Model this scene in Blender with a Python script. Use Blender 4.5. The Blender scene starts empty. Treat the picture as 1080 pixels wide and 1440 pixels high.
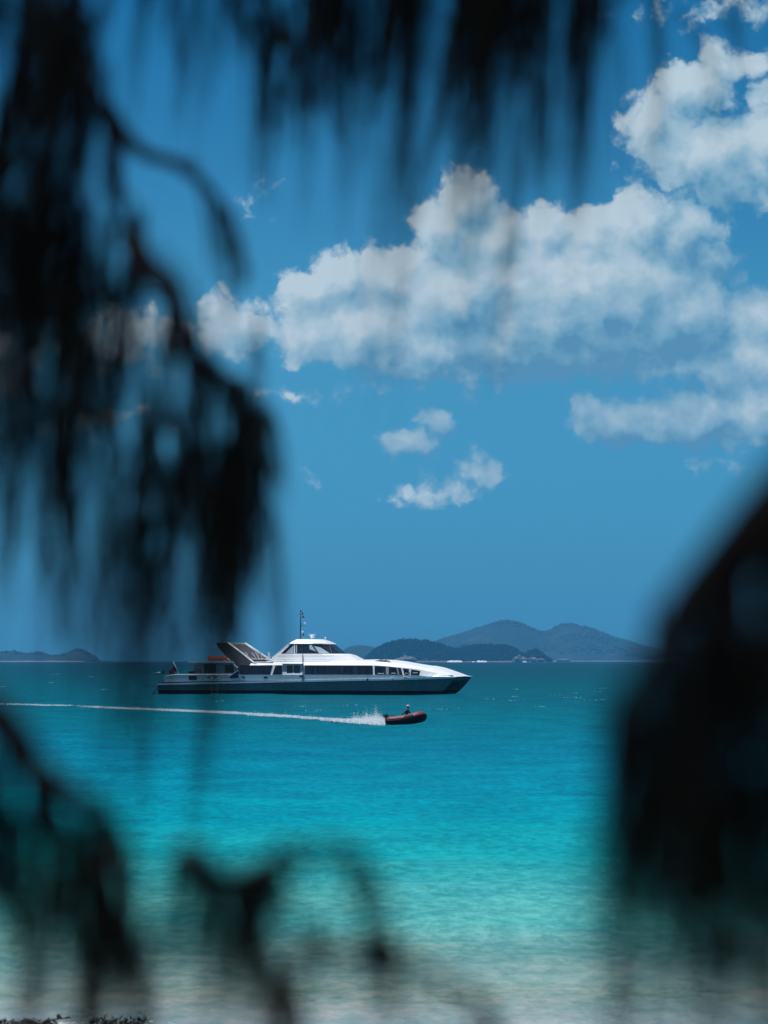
import bpy, bmesh, math, random
import numpy as np
from mathutils import Vector, Matrix, noise as mnoise

PI = math.pi
R = math.radians
random.seed(7)
rng = np.random.default_rng(11)
bpy.context.scene.world = bpy.data.worlds.new("World")
scene = bpy.context.scene
C = scene.collection

# ---------------------------------------------------------------- camera model (used as a ruler when measuring)
CAMZ = 4.44
FP = 4000.0                       # pixels per unit at 1440 px tall = 100 mm lens on a 36 mm tall frame
TILT = math.atan((928.3 - 720) / FP)

def ray(px, py):
    x = (px - 540) / FP
    u = (720 - py) / FP
    c, s = math.cos(TILT), math.sin(TILT)
    return Vector((x, c - u * s, s + u * c))

def at(px, py, Y):
    d = ray(px, py)
    k = Y / d.y
    return Vector((d.x * k, Y, CAMZ + d.z * k))

# ---------------------------------------------------------------- materials
def new_mat(name):
    m = bpy.data.materials.new(name)
    m.use_nodes = True
    nt = m.node_tree
    return m, nt, nt.nodes['Principled BSDF']

def N(nt, typ, **kw):
    n = nt.nodes.new(typ)
    for k, v in kw.items():
        setattr(n, k, v)
    return n

def math_node(nt, op, a, b=None, c=None, clamp=False):
    n = nt.nodes.new('ShaderNodeMath')
    n.operation = op
    n.use_clamp = clamp
    for i, v in enumerate((a, b, c)):
        if v is None:
            continue
        if isinstance(v, (int, float)):
            n.inputs[i].default_value = v
        else:
            nt.links.new(v, n.inputs[i])
    return n.outputs[0]

def vmath(nt, op, a, b=None):
    n = nt.nodes.new('ShaderNodeVectorMath')
    n.operation = op
    for i, v in enumerate((a, b)):
        if v is None:
            continue
        if isinstance(v, (tuple, list)):
            n.inputs[i].default_value = v
        else:
            nt.links.new(v, n.inputs[i])
    return n

def mixc(nt, fac, a, b, blend='MIX'):
    n = nt.nodes.new('ShaderNodeMix')
    n.data_type = 'RGBA'
    n.blend_type = blend
    for sock, v in ((n.inputs[0], fac), (n.inputs[6], a), (n.inputs[7], b)):
        if isinstance(v, (int, float)):
            sock.default_value = v
        elif isinstance(v, (tuple, list)):
            sock.default_value = (*v, 1) if len(v) == 3 else v
        else:
            nt.links.new(v, sock)
    return n.outputs[2]

def ramp(nt, fac, stops, interp='LINEAR'):
    n = nt.nodes.new('ShaderNodeValToRGB')
    cr = n.color_ramp
    cr.interpolation = interp
    while len(cr.elements) < len(stops):
        cr.elements.new(0.5)
    for e, (p, c) in zip(cr.elements, stops):
        e.position = p
        e.color = (*c, 1) if len(c) == 3 else c
    nt.links.new(fac, n.inputs[0])
    return n.outputs[0]

def noise_tex(nt, vec, scale, detail=4, rough=0.55, dim='3D', dist=0.0):
    n = nt.nodes.new('ShaderNodeTexNoise')
    n.noise_dimensions = dim
    n.inputs['Scale'].default_value = scale
    n.inputs['Detail'].default_value = detail
    n.inputs['Roughness'].default_value = rough
    n.inputs['Distortion'].default_value = dist
    if vec is not None:
        nt.links.new(vec, n.inputs['Vector'])
    return n

def srgb(r, g, b):
    f = lambda c: (c / 255 / 12.92) if c / 255 <= 0.04045 else ((c / 255 + 0.055) / 1.055) ** 2.4
    return (f(r), f(g), f(b))

def plain(name, col, rough=0.5, var=0.12, scale=1.2, metal=0.0, spec=0.5, bump=0.0, coat=0.0):
    m, nt, p = new_mat(name)
    tc = N(nt, 'ShaderNodeTexCoord')
    n = noise_tex(nt, tc.outputs['Object'], scale, 6, 0.65)
    lo = tuple(c * (1 - var) for c in col)
    hi = tuple(min(1, c * (1 + var * 0.6)) for c in col)
    c = ramp(nt, n.outputs[0], [(0.3, lo), (0.65, hi)])
    nt.links.new(c, p.inputs['Base Color'])
    p.inputs['Roughness'].default_value = rough
    p.inputs['Metallic'].default_value = metal
    p.inputs['Specular IOR Level'].default_value = spec
    p.inputs['Coat Weight'].default_value = coat
    if bump:
        b = N(nt, 'ShaderNodeBump')
        b.inputs['Strength'].default_value = bump
        b.inputs['Distance'].default_value = 0.02
        nt.links.new(n.outputs[0], b.inputs['Height'])
        nt.links.new(b.outputs[0], p.inputs['Normal'])
    return m

def glass_mat(name, col=(0.006, 0.009, 0.013), spec=0.35):
    m, nt, p = new_mat(name)
    tc = N(nt, 'ShaderNodeTexCoord')
    mp = N(nt, 'ShaderNodeMapping')
    mp.inputs['Scale'].default_value = (1.6, 0.2, 0.12)
    nt.links.new(tc.outputs['Object'], mp.inputs[0])
    n = noise_tex(nt, mp.outputs[0], 2.5, 5, 0.7)
    c = ramp(nt, n.outputs[0], [(0.4, col), (0.62, (0.02, 0.026, 0.034)), (0.75, (0.05, 0.06, 0.07))])
    nt.links.new(c, p.inputs['Base Color'])
    p.inputs['Roughness'].default_value = 0.08
    p.inputs['Specular IOR Level'].default_value = spec
    return m

def hull_paint(name, col, streak, rough=0.35):
    m, nt, p = new_mat(name)
    tc = N(nt, 'ShaderNodeTexCoord')
    mp = N(nt, 'ShaderNodeMapping')
    mp.inputs['Scale'].default_value = (3.0, 1.0, 0.25)
    nt.links.new(tc.outputs['Object'], mp.inputs[0])
    n = noise_tex(nt, mp.outputs[0], 1.4, 7, 0.7)
    n2 = noise_tex(nt, tc.outputs['Object'], 0.35, 3, 0.5)
    f = math_node(nt, 'MULTIPLY', n.outputs[0], n2.outputs[0])
    c = ramp(nt, f, [(0.15, col), (0.42, streak)])
    nt.links.new(c, p.inputs['Base Color'])
    p.inputs['Roughness'].default_value = rough
    p.inputs['Specular IOR Level'].default_value = 0.2
    return m

M = {}
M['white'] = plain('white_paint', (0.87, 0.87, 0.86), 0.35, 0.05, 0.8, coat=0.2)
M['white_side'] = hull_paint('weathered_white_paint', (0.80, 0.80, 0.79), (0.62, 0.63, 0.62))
M['hull'] = hull_paint('grey_green_hull_paint', (0.10, 0.135, 0.13), (0.065, 0.095, 0.095), 0.4)
M['boot'] = plain('antifouling_paint', (0.004, 0.005, 0.009), 0.7, 0.3, spec=0.08)
M['glass'] = glass_mat('tinted_window_glass')
M['glass_clear'] = glass_mat('wheelhouse_glass', (0.01, 0.02, 0.028), 0.6)
M['curtain'] = plain('pale_glass_patch', (0.42, 0.5, 0.54), 0.6, 0.25, 1.5)  # pale patches on the wheelhouse glass, one of them a painted reflection
M['slate'] = plain('dark_slate_panel', (0.030, 0.034, 0.04), 0.35, 0.25, 1.0)
M['fin_inner'] = plain('grey_brown_panel', (0.21, 0.215, 0.22), 0.5, 0.2, 1.0)
M['deck'] = plain('grey_deck', (0.3, 0.31, 0.31), 0.7, 0.2)
M['grey_wall'] = plain('grey_cabin_wall', (0.30, 0.33, 0.34), 0.5, 0.15)
M['black'] = plain('black_rubber', (0.012, 0.012, 0.013), 0.55, 0.3)
M['metal'] = plain('brushed_alloy', (0.45, 0.46, 0.47), 0.35, 0.2, 4, metal=0.7)
M['dark_metal'] = plain('dark_mast_metal', (0.05, 0.055, 0.06), 0.5, 0.3, 3)
M['orange'] = plain('faded_orange_cover', (0.27, 0.04, 0.014), 0.6, 0.3, 2)
M['red'] = plain('red_fabric', (0.35, 0.03, 0.03), 0.7, 0.2, 5)
M['navy'] = plain('navy_cloth', (0.012, 0.018, 0.06), 0.8, 0.3, 8)
M['tan'] = plain('tan_canvas', (0.6, 0.52, 0.46), 0.8, 0.3, 5)
M['brown'] = plain('brown_tarpaulin', (0.10, 0.07, 0.06), 0.75, 0.5, 3)
M['tube_red'] = plain('faded_red_tube', (0.17, 0.03, 0.035), 0.55, 0.35, 3)
M['tube_dark'] = plain('tube_side_shade', (0.014, 0.006, 0.009), 0.6, 0.3, 3, spec=0.15)
M['skin'] = plain('skin', (0.28, 0.15, 0.09), 0.55, 0.15, 10)
M['cap'] = plain('pale_cap_cloth', (0.6, 0.6, 0.55), 0.8, 0.1, 10)
M['blue_letter'] = plain('dark_blue_lettering', (0.01, 0.04, 0.09), 0.5, 0.2)

# ---------------------------------------------------------------- object helpers
def tag(o, label=None, cat=None, group=None, kind=None):
    if label: o['label'] = label
    if cat: o['category'] = cat
    if group: o['group'] = group
    if kind: o['kind'] = kind
    return o

def empty(name, loc, rz=0.0, label=None, cat=None, group=None):
    o = bpy.data.objects.new(name, None)
    C.objects.link(o)
    o.location = loc
    o.rotation_euler = (0, 0, rz)
    o.empty_display_size = 0.2
    return tag(o, label, cat, group)

def obj(name, bm, mat, parent=None, smooth=False, label=None):
    me = bpy.data.meshes.new(name)
    if isinstance(bm, bmesh.types.BMesh):
        bmesh.ops.recalc_face_normals(bm, faces=bm.faces)
        bm.to_mesh(me)
        bm.free()
    else:
        me.from_pydata(bm[0], [], bm[1])
    o = bpy.data.objects.new(name, me)
    C.objects.link(o)
    mats = mat if isinstance(mat, (list, tuple)) else [mat]
    for m_ in mats:
        me.materials.append(m_)
    if smooth:
        for p in me.polygons:
            p.use_smooth = True
    if parent is not None:
        o.parent = parent
    if label: o['label'] = label
    return o

def np_mesh(name, verts, faces, mat, parent=None, smooth=False):
    me = bpy.data.meshes.new(name)
    nf, k = faces.shape
    me.vertices.add(len(verts))
    me.vertices.foreach_set('co', np.ascontiguousarray(verts, dtype=np.float32).ravel())
    me.loops.add(nf * k)
    me.loops.foreach_set('vertex_index', np.ascontiguousarray(faces, dtype=np.int32).ravel())
    me.polygons.add(nf)
    me.polygons.foreach_set('loop_start', np.arange(0, nf * k, k, dtype=np.int32))
    me.polygons.foreach_set('loop_total', np.full(nf, k, dtype=np.int32))
    if smooth:
        me.polygons.foreach_set('use_smooth', np.ones(nf, dtype=bool))
    me.update(calc_edges=True)
    me.validate()
    me.materials.append(mat)
    o = bpy.data.objects.new(name, me)
    C.objects.link(o)
    if parent is not None:
        o.parent = parent
    return o

def box(bm, a, b, bev=0.0):
    a, b = Vector(a), Vector(b)
    r = bmesh.ops.create_cube(bm, size=1.0)
    vs = r['verts']
    bmesh.ops.scale(bm, vec=(abs(b.x - a.x), abs(b.y - a.y), abs(b.z - a.z)), verts=vs)
    bmesh.ops.translate(bm, vec=(a + b) / 2, verts=vs)
    if bev:
        es = list({e for v in vs for e in v.link_edges})
        bmesh.ops.bevel(bm, geom=es, offset=bev, segments=2, affect='EDGES', profile=0.7)
    return bm

def tube(bm, pts, r, seg=8, r2=None, cap=True):
    pts = [Vector(p) for p in pts]
    n = len(pts)
    rings = []
    up = Vector((0, 0, 1))
    for i, p in enumerate(pts):
        t = (pts[min(i + 1, n - 1)] - pts[max(i - 1, 0)]).normalized()
        a = t.cross(up)
        if a.length < 1e-3:
            a = t.cross(Vector((1, 0, 0)))
        a.normalize()
        b = t.cross(a).normalized()
        if isinstance(r, (list, tuple)):
            rr = r[i]
        else:
            rr = r if r2 is None else r + (r2 - r) * i / (n - 1)
        rings.append([bm.verts.new(p + (a * math.cos(2 * PI * k / seg) + b * math.sin(2 * PI * k / seg)) * rr) for k in range(seg)])
    for i in range(n - 1):
        for k in range(seg):
            bm.faces.new((rings[i][k], rings[i][(k + 1) % seg], rings[i + 1][(k + 1) % seg], rings[i + 1][k]))
    if cap:
        bm.faces.new(rings[0][::-1])
        bm.faces.new(rings[-1])
    return bm

def loft(bm, rings, closed=True, caps=True):
    vr = [[bm.verts.new(p) for p in ring] for ring in rings]
    k = len(rings[0])
    for i in range(len(rings) - 1):
        for j in range(k if closed else k - 1):
            f = (vr[i][j], vr[i][(j + 1) % k], vr[i + 1][(j + 1) % k], vr[i + 1][j])
            bm.faces.new(f)
    if caps:
        bm.faces.new(vr[0][::-1])
        bm.faces.new(vr[-1])
    bmesh.ops.remove_doubles(bm, verts=bm.verts, dist=1e-5)
    return bm

# ---------------------------------------------------------------- WORLD: sky and clouds
SUN_EL = R(73)
SUN_AZ_VEC = Vector((-0.95, 0.16, 0)).normalized()      # where the sun stands, seen from above
world = scene.world
world.use_nodes = True
wt = world.node_tree
wt.nodes.clear()

BLOBS = [  # cx, cy, rx, ry, weight: cloud masses in degrees-like sky units
    (6.55, 2.85, .50, .52, 1), (6.3, 3.25, .62, .6, 1), (7.05, 3.35, .6, .5, 1), (7.65, 3.3, .55, .48, 1), (8.35, 3.35, .6, .52, 1),
    (9.0, 3.2, .62, .55, 1), (9.6, 3.35, .62, .6, 1), (10.0, 3.6, .42, .5, .8), (8.2, 4.1, 2.4, 1.2, 1.25), (6.2, 4.3, 1.6, .8, 1.1), (4.75, 3.9, .52, .48, 1),
    (4.3, 4.2, .5, .45, 1), (5.5, 4.0, .85, .6, 1), (5.0, 4.7, 1.5, .62, 1), (6.9, 4.85, 2.9, .62, 1), (9.4, 4.55, 1.5, .75, .9), (7.6, 4.6, 2.6, .8, 1), (3.3, 4.65, .75, .5, .6),
    (4.1, 5.55, .55, .12, .6), (5.5, 5.45, .85, .1, .55), (7.2, 5.5, .6, .07, .4), (9.2, 1.75, .55, .5, .8), (9.75, 1.25, .65, .5, .9),
    (10.3, .9, .6, .38, .9), (10.0, 2.2, 1.2, .62, .8), (10.85, 1.95, .6, .6, .8), (10.75, 1.35, .3, .28, .8), (10.2, 2.6, 1.1, .4, .7),
    (10.3, .1, 1.1, .3, .3), (10.7, 4.5, .8, .45, .8), (9.9, 5.15, 1.2, .4, .6), (8.45, 5.9, .48, .38, .8), (9.2, 6.05, .8, .32, .9),
    (10.5, 5.85, .9, .5, .9), (9.8, 5.95, 1.2, .42, 1), (8.7, 5.95, .65, .42, .9), (10.5, 5.15, .9, .5, .8), (10.5, 2.45, 1.1, .5, .8), (7.4, 5.1, 2.3, .36, .9), (10.2, 6.55, .6, .1, .4), (6.15, 5.95, .42, .24, 1), (5.8, 6.25, .46, .28, .95), (6.8, 6.65, .36, .3, .85),
    (6.1, 6.95, .7, .24, .85), (3.6, 2.8, .20, .16, .3), (1.9, 4.75, .9, .5, .5), (1.4, 5.95, .9, .22, .45), (4.25, 6.6, .22, .1, .4),
    (1.4, 4.9, .7, .3, .4), 
    (-1.5, 5.2, 2.2, .7, .8), (13.5, 3.4, 2.0, .9, .9),
]

def cloud_group(name, fine):
    g = bpy.data.node_groups.new(name, 'ShaderNodeTree')
    g.interface.new_socket('Vector', in_out='INPUT', socket_type='NodeSocketVector')
    g.interface.new_socket('Density', in_out='OUTPUT', socket_type='NodeSocketFloat')
    gi, go = g.nodes.new('NodeGroupInput'), g.nodes.new('NodeGroupOutput')
    P = gi.outputs[0]
    nz = noise_tex(g, P, 1.5, 6 if fine else 3, 0.58, '2D')
    off = vmath(g, 'SUBTRACT', nz.outputs['Color'], (0.5, 0.5, 0.5)).outputs[0]
    offs = vmath(g, 'SCALE', off)
    offs.inputs['Scale'].default_value = 0.55
    W = vmath(g, 'ADD', P, offs.outputs[0]).outputs[0]
    acc = None
    for cx, cy, rx, ry, w in BLOBS:
        s = vmath(g, 'SUBTRACT', W, (cx, cy, 0)).outputs[0]
        s = vmath(g, 'MULTIPLY', s, (1 / rx, 1 / ry, 0)).outputs[0]
        l = vmath(g, 'LENGTH', s).outputs[1]
        k = min(rx, ry, .55) * w * 1.35
        e = math_node(g, 'MULTIPLY_ADD', l, -k, k)
        acc = e if acc is None else math_node(g, 'SMOOTH_MAX', acc, e, 0.16)
    vo = N(g, 'ShaderNodeTexVoronoi')
    vo.feature = 'F1'
    vo.voronoi_dimensions = '2D'
    vo.inputs['Scale'].default_value = 2.6
    vo.inputs['Detail'].default_value = 2.0 if fine else 1.0
    vo.inputs['Roughness'].default_value = 0.5
    g.links.new(W, vo.inputs['Vector'])
    bil = math_node(g, 'MULTIPLY_ADD', vo.outputs['Distance'], -0.20, 0.15)
    d = math_node(g, 'ADD', acc, bil)
    if fine:
        n3 = noise_tex(g, P, 7.0, 6, 0.62, '2D')
        d = math_node(g, 'ADD', d, math_node(g, 'MULTIPLY_ADD', n3.outputs[0], 0.16, -0.08))
    g.links.new(d, go.inputs[0])
    return g

cg = cloud_group('cloud_density', True)
cs = cloud_group('cloud_volume', False)
tc = N(wt, 'ShaderNodeTexCoord')
sep = N(wt, 'ShaderNodeSeparateXYZ')
wt.links.new(tc.outputs['Generated'], sep.inputs[0])
ysafe = math_node(wt, 'MAXIMUM', sep.outputs[1], 0.02)
U = math_node(wt, 'MULTIPLY_ADD', math_node(wt, 'DIVIDE', sep.outputs[0], ysafe), 40.0, 5.4)
V = math_node(wt, 'MULTIPLY_ADD', math_node(wt, 'DIVIDE', sep.outputs[2], ysafe), -39.6, 9.283)
comb = N(wt, 'ShaderNodeCombineXYZ')
wt.links.new(U, comb.inputs[0])
wt.links.new(V, comb.inputs[1])
def dens(offset, grp):
    v = comb.outputs[0] if offset is None else vmath(wt, 'ADD', comb.outputs[0], offset).outputs[0]
    gn = wt.nodes.new('ShaderNodeGroup')
    gn.node_tree = grp
    wt.links.new(v, gn.inputs[0])
    return gn.outputs[0]
d0 = dens(None, cg)
s0_ = dens(None, cs)
s1_ = dens((-0.17, -0.28, 0), cs)
d2 = dens((-0.35, -1.55, 0), cs)
alpha = N(wt, 'ShaderNodeMapRange', interpolation_type='SMOOTHERSTEP')
wt.links.new(d0, alpha.inputs[0])
alpha.inputs[1].default_value = -0.04
alpha.inputs[2].default_value = 0.22
front = math_node(wt, 'GREATER_THAN', sep.outputs[1], 0.05)
above = math_node(wt, 'GREATER_THAN', sep.outputs[2], 0.0)
a = math_node(wt, 'MULTIPLY', math_node(wt, 'MULTIPLY', alpha.outputs[0], front), above)
lit = math_node(wt, 'MULTIPLY_ADD', math_node(wt, 'SUBTRACT', s0_, s1_), 1.15, 0.66)
lit = math_node(wt, 'MULTIPLY_ADD', math_node(wt, 'SUBTRACT', d0, s0_), 0.55, lit)
deep = N(wt, 'ShaderNodeMapRange', interpolation_type='SMOOTHSTEP')
wt.links.new(d2, deep.inputs[0])
deep.inputs[1].default_value = -0.05
deep.inputs[2].default_value = 0.55
deep.inputs[3].default_value = 0.0
deep.inputs[4].default_value = 0.44
lit = math_node(wt, 'SUBTRACT', lit, deep.outputs[0], clamp=True)
cloudcol = ramp(wt, lit, [(0.0, srgb(88, 144, 180)), (0.3, srgb(120, 166, 193)), (0.6, srgb(150, 184, 204)), (1.0, srgb(190, 209, 220))])

sky = N(wt, 'ShaderNodeTexSky')
sky.sky_type = 'NISHITA'
sky.sun_disc = False
sky.sun_elevation = SUN_EL
# Blender's sky puts rotation 0 at +Y and turns clockwise seen from above
sky.sun_rotation = math.atan2(SUN_AZ_VEC.x, SUN_AZ_VEC.y)
sky.air_density = 1.0
sky.dust_density = 0.3
sky.ozone_density = 3.0
# a polarising filter deepens a tropical sky: per-channel response over elevation
el = math_node(wt, 'ARCSINE', sep.outputs[2])
eln = math_node(wt, 'MULTIPLY', el, 1 / R(30), clamp=True)
SKYT = ramp(wt, eln, [(0.0, (0.075, 0.33, 0.68)), (0.12, (0.110, 0.43, 0.71)), (0.22, (0.150, 0.50, 0.67)), (0.46, (0.030, 0.34, 0.52)), (0.6, (0.10, 0.42, 0.6)), (1.0, (0.85, 0.95, 1.0))])
skyc = mixc(wt, 1.0, sky.outputs[0], SKYT, 'MULTIPLY')
# clouds are given in display-linear units; divide by strength so that both share one Background
STR = 0.12
cl = vmath(wt, 'SCALE', cloudcol)
cl.inputs['Scale'].default_value = 1.0 / STR
outc = mixc(wt, a, skyc, cl.outputs[0])
bg = N(wt, 'ShaderNodeBackground')
bg.inputs[1].default_value = STR
wt.links.new(outc, bg.inputs[0])
bg0 = N(wt, 'ShaderNodeBackground')
bg0.inputs[1].default_value = STR
wt.links.new(skyc, bg0.inputs[0])
# the part of the sky that holds clouds; elsewhere the cloud nodes are skipped
reg = math_node(wt, 'LESS_THAN', math_node(wt, 'ABSOLUTE', sep.outputs[0]), 0.34)
reg = math_node(wt, 'MULTIPLY', reg, front)
reg = math_node(wt, 'MULTIPLY', reg, above)
reg = math_node(wt, 'MULTIPLY', reg, math_node(wt, 'LESS_THAN', sep.outputs[2], 0.32))
ms = N(wt, 'ShaderNodeMixShader')
wt.links.new(reg, ms.inputs[0])
wt.links.new(bg0.outputs[0], ms.inputs[1])
wt.links.new(bg.outputs[0], ms.inputs[2])
wo = N(wt, 'ShaderNodeOutputWorld')
wt.links.new(ms.outputs[0], wo.inputs[0])
world.cycles.sampling_method = 'MANUAL'
world.cycles.sample_map_resolution = 512

sun = bpy.data.lights.new('sun', 'SUN')
sun.energy = 4.5
sun.angle = R(0.5)
sun.color = (1.0, 0.96, 0.90)
so = bpy.data.objects.new('sun', sun)
C.objects.link(so)
sd = SUN_AZ_VEC * math.cos(SUN_EL) + Vector((0, 0, math.sin(SUN_EL)))
so.rotation_euler = sd.to_track_quat('Z', 'Y').to_euler()
so.location = (0, 0, 60)

# ---------------------------------------------------------------- WATER
def lg(Y):
    return (math.log(Y) - math.log(30)) / (math.log(4000) - math.log(30))

def Yof(py):
    return CAMZ * FP / (py - 928.3)

m, nt, p = new_mat('sea_water')
geo = N(nt, 'ShaderNodeNewGeometry')
sp = N(nt, 'ShaderNodeSeparateXYZ')
nt.links.new(geo.outputs['Position'], sp.inputs[0])
big = noise_tex(nt, geo.outputs['Position'], 0.012, 3, 0.5)
mpw = N(nt, 'ShaderNodeMapping')
mpw.inputs['Scale'].default_value = (0.05, 0.16, 1)
nt.links.new(geo.outputs['Position'], mpw.inputs[0])
mid = noise_tex(nt, mpw.outputs[0], 1.0, 5, 0.6)
wob = math_node(nt, 'MULTIPLY_ADD', mid.outputs[0], 0.24, 0.88)
Yw = math_node(nt, 'MULTIPLY', sp.outputs[1], wob)
lgY = math_node(nt, 'LOGARITHM', math_node(nt, 'MAXIMUM', Yw, 1.0), math.e)
t = math_node(nt, 'MULTIPLY_ADD', lgY, 1 / (math.log(4000) - math.log(30)), -math.log(30) / (math.log(4000) - math.log(30)), clamp=True)
WC = [(1440, (142, 160, 162)), (1390, (140, 166, 160)), (1340, (118, 168, 162)), (1280, (74, 160, 156)), (1200, (18, 146, 150)), (1150, (0, 135, 149)),
      (1100, (0, 122, 142)), (1050, (0, 108, 131)), (1018, (0, 101, 117)), (985, (2, 87, 103)), (955, (4, 74, 89)), (933, (4, 52, 67))]
body = ramp(nt, t, [(lg(Yof(y)), srgb(*c)) for y, c in WC])
# ripples: three sizes of short-crested chop
def chop(scale, sx, sy, det, rot=0.1):
    mp = N(nt, 'ShaderNodeMapping')
    mp.inputs['Scale'].default_value = (sx, sy, 1)
    mp.inputs['Rotation'].default_value = (0, 0, rot)
    nt.links.new(geo.outputs['Position'], mp.inputs[0])
    return noise_tex(nt, mp.outputs[0], scale, det, 0.6).outputs[0]
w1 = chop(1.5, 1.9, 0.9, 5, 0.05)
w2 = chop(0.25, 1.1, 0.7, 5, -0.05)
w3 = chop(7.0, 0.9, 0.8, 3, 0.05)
hgt = math_node(nt, 'ADD', math_node(nt, 'MULTIPLY', w2, 1.2), math_node(nt, 'ADD', math_node(nt, 'MULTIPLY', w1, 0.35), math_node(nt, 'MULTIPLY', w3, 0.035)))
bmp = N(nt, 'ShaderNodeBump')
bmp.inputs['Strength'].default_value = 1.0
bmp.inputs['Distance'].default_value = 0.35
nt.links.new(hgt, bmp.inputs['Height'])
nt.links.new(bmp.outputs[0], p.inputs['Normal'])
# light and dark wave faces painted into the body colour
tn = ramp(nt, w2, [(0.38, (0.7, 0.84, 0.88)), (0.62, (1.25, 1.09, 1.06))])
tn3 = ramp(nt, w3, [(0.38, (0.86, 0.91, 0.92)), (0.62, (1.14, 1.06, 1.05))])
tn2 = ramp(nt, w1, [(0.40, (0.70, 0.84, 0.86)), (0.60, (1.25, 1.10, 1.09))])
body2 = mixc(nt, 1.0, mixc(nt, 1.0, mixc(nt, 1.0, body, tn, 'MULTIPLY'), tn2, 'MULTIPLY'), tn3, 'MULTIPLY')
df = N(nt, 'ShaderNodeBsdfDiffuse')
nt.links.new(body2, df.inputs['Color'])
nt.links.new(bmp.outputs[0], df.inputs['Normal'])
gl = N(nt, 'ShaderNodeBsdfGlossy')
gl.inputs['Roughness'].default_value = 0.16
nt.links.new(bmp.outputs[0], gl.inputs['Normal'])
fr_ = N(nt, 'ShaderNodeFresnel')
fr_.inputs['IOR'].default_value = 1.33
nt.links.new(bmp.outputs[0], fr_.inputs['Normal'])
wsh = N(nt, 'ShaderNodeMixShader')
nt.links.new(math_node(nt, 'MULTIPLY', fr_.outputs[0], 0.11), wsh.inputs[0])
nt.links.new(df.outputs[0], wsh.inputs[1])
nt.links.new(gl.outputs[0], wsh.inputs[2])
p.inputs['Roughness'].default_value = 0.12
p.inputs['Specular IOR Level'].default_value = 0.05
p.inputs['IOR'].default_value = 1.33
# shallows let the sand show
tr = N(nt, 'ShaderNodeBsdfTransparent')
tr.inputs[0].default_value = (0.80, 0.97, 0.95, 1)
dep = N(nt, 'ShaderNodeMapRange', interpolation_type='SMOOTHSTEP')
nt.links.new(Yw, dep.inputs[0])
dep.inputs[1].default_value = 38.5
dep.inputs[2].default_value = 52.0
dep.inputs[3].default_value = 0.55
dep.inputs[4].default_value = 1.0
mx = N(nt, 'ShaderNodeMixShader')
nt.links.new(dep.outputs[0], mx.inputs[0])
nt.links.new(tr.outputs[0], mx.inputs[1])
nt.links.new(wsh.outputs[0], mx.inputs[2])
nt.links.new(mx.outputs[0], nt.nodes['Material Output'].inputs[0])
M['water'] = m

FAR = 12000.0
# near sheet is really displaced into low chop, the rest is flat
def sea_mesh():
    ys = [34.2]
    while ys[-1] < 420:
        ys.append(ys[-1] * 1.0065 + 0.02)
    ys = np.array(ys)
    nx = 240
    V_, F_ = [], []
    u = np.linspace(-1, 1, nx)
    X = u[None, :] * (ys[:, None] * 0.17 + 3)
    Yg = np.repeat(ys[:, None], nx, 1)
    Z = np.zeros_like(X)
    for k in range(26):
        lam = 0.6 * (1.16 ** k)
        th = rng.normal(PI / 2 + 0.15, 0.55)
        ph = rng.uniform(0, 2 * PI)
        amp = 0.0042 * lam ** 0.62
        fade = np.clip((Yg - 34.5) / 25, 0.12, 1) * np.clip(lam / (Yg * 0.013), 0, 1)
        Z += amp * fade * np.sin((X * math.cos(th) + Yg * math.sin(th)) * 2 * PI / lam + ph)
    edge = np.minimum(1, np.minimum((1 - np.abs(u))[None, :] * 8, np.clip((420 - Yg) / 40, 0, 1)))
    Z *= edge
    verts = np.stack([X, Yg, Z], -1).reshape(-1, 3)
    ny = len(ys)
    i = np.arange(ny - 1)[:, None] * nx + np.arange(nx - 1)[None, :]
    faces = np.stack([i, i + 1, i + nx + 1, i + nx], -1).reshape(-1, 4)
    n0 = len(verts)
    wd = lambda y: y * 0.17 + 3
    ye = ys[-1]
    ex = [(-9000, ys[0], 0), (-wd(ys[0]), ys[0], 0), (-wd(ye), ye, 0), (-9000, ye, 0),
          (9000, ys[0], 0), (wd(ys[0]), ys[0], 0), (wd(ye), ye, 0), (9000, ye, 0),
          (-9000, FAR, 0), (9000, FAR, 0)]
    verts = np.vstack([verts, np.array(ex)])
    f2 = np.array([[n0, n0 + 1, n0 + 2, n0 + 3], [n0 + 5, n0 + 4, n0 + 7, n0 + 6]])
    faces = np.vstack([faces, f2])
    f3 = np.array([[n0 + 3, n0 + 7, n0 + 9, n0 + 8]])
    faces = np.vstack([faces, f3])
    return verts, faces
v_, f_ = sea_mesh()
sea = np_mesh('sea', v_, f_, M['water'], smooth=True)
tag(sea, kind='structure')
tag(sea, 'turquoise sea shading from pale sandy shallows to deep teal at the horizon')

# ---------------------------------------------------------------- SHORE / SEABED
m, nt, p = new_mat('sand')
geo = N(nt, 'ShaderNodeNewGeometry')
sp = N(nt, 'ShaderNodeSeparateXYZ')
nt.links.new(geo.outputs['Position'], sp.inputs[0])
n1 = noise_tex(nt, geo.outputs['Position'], 0.9, 6, 0.65)
n2 = noise_tex(nt, geo.outputs['Position'], 14.0, 4, 0.6)
base = ramp(nt, n1.outputs[0], [(0.3, (0.44, 0.42, 0.42)), (0.7, (0.66, 0.64, 0.63))])
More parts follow.
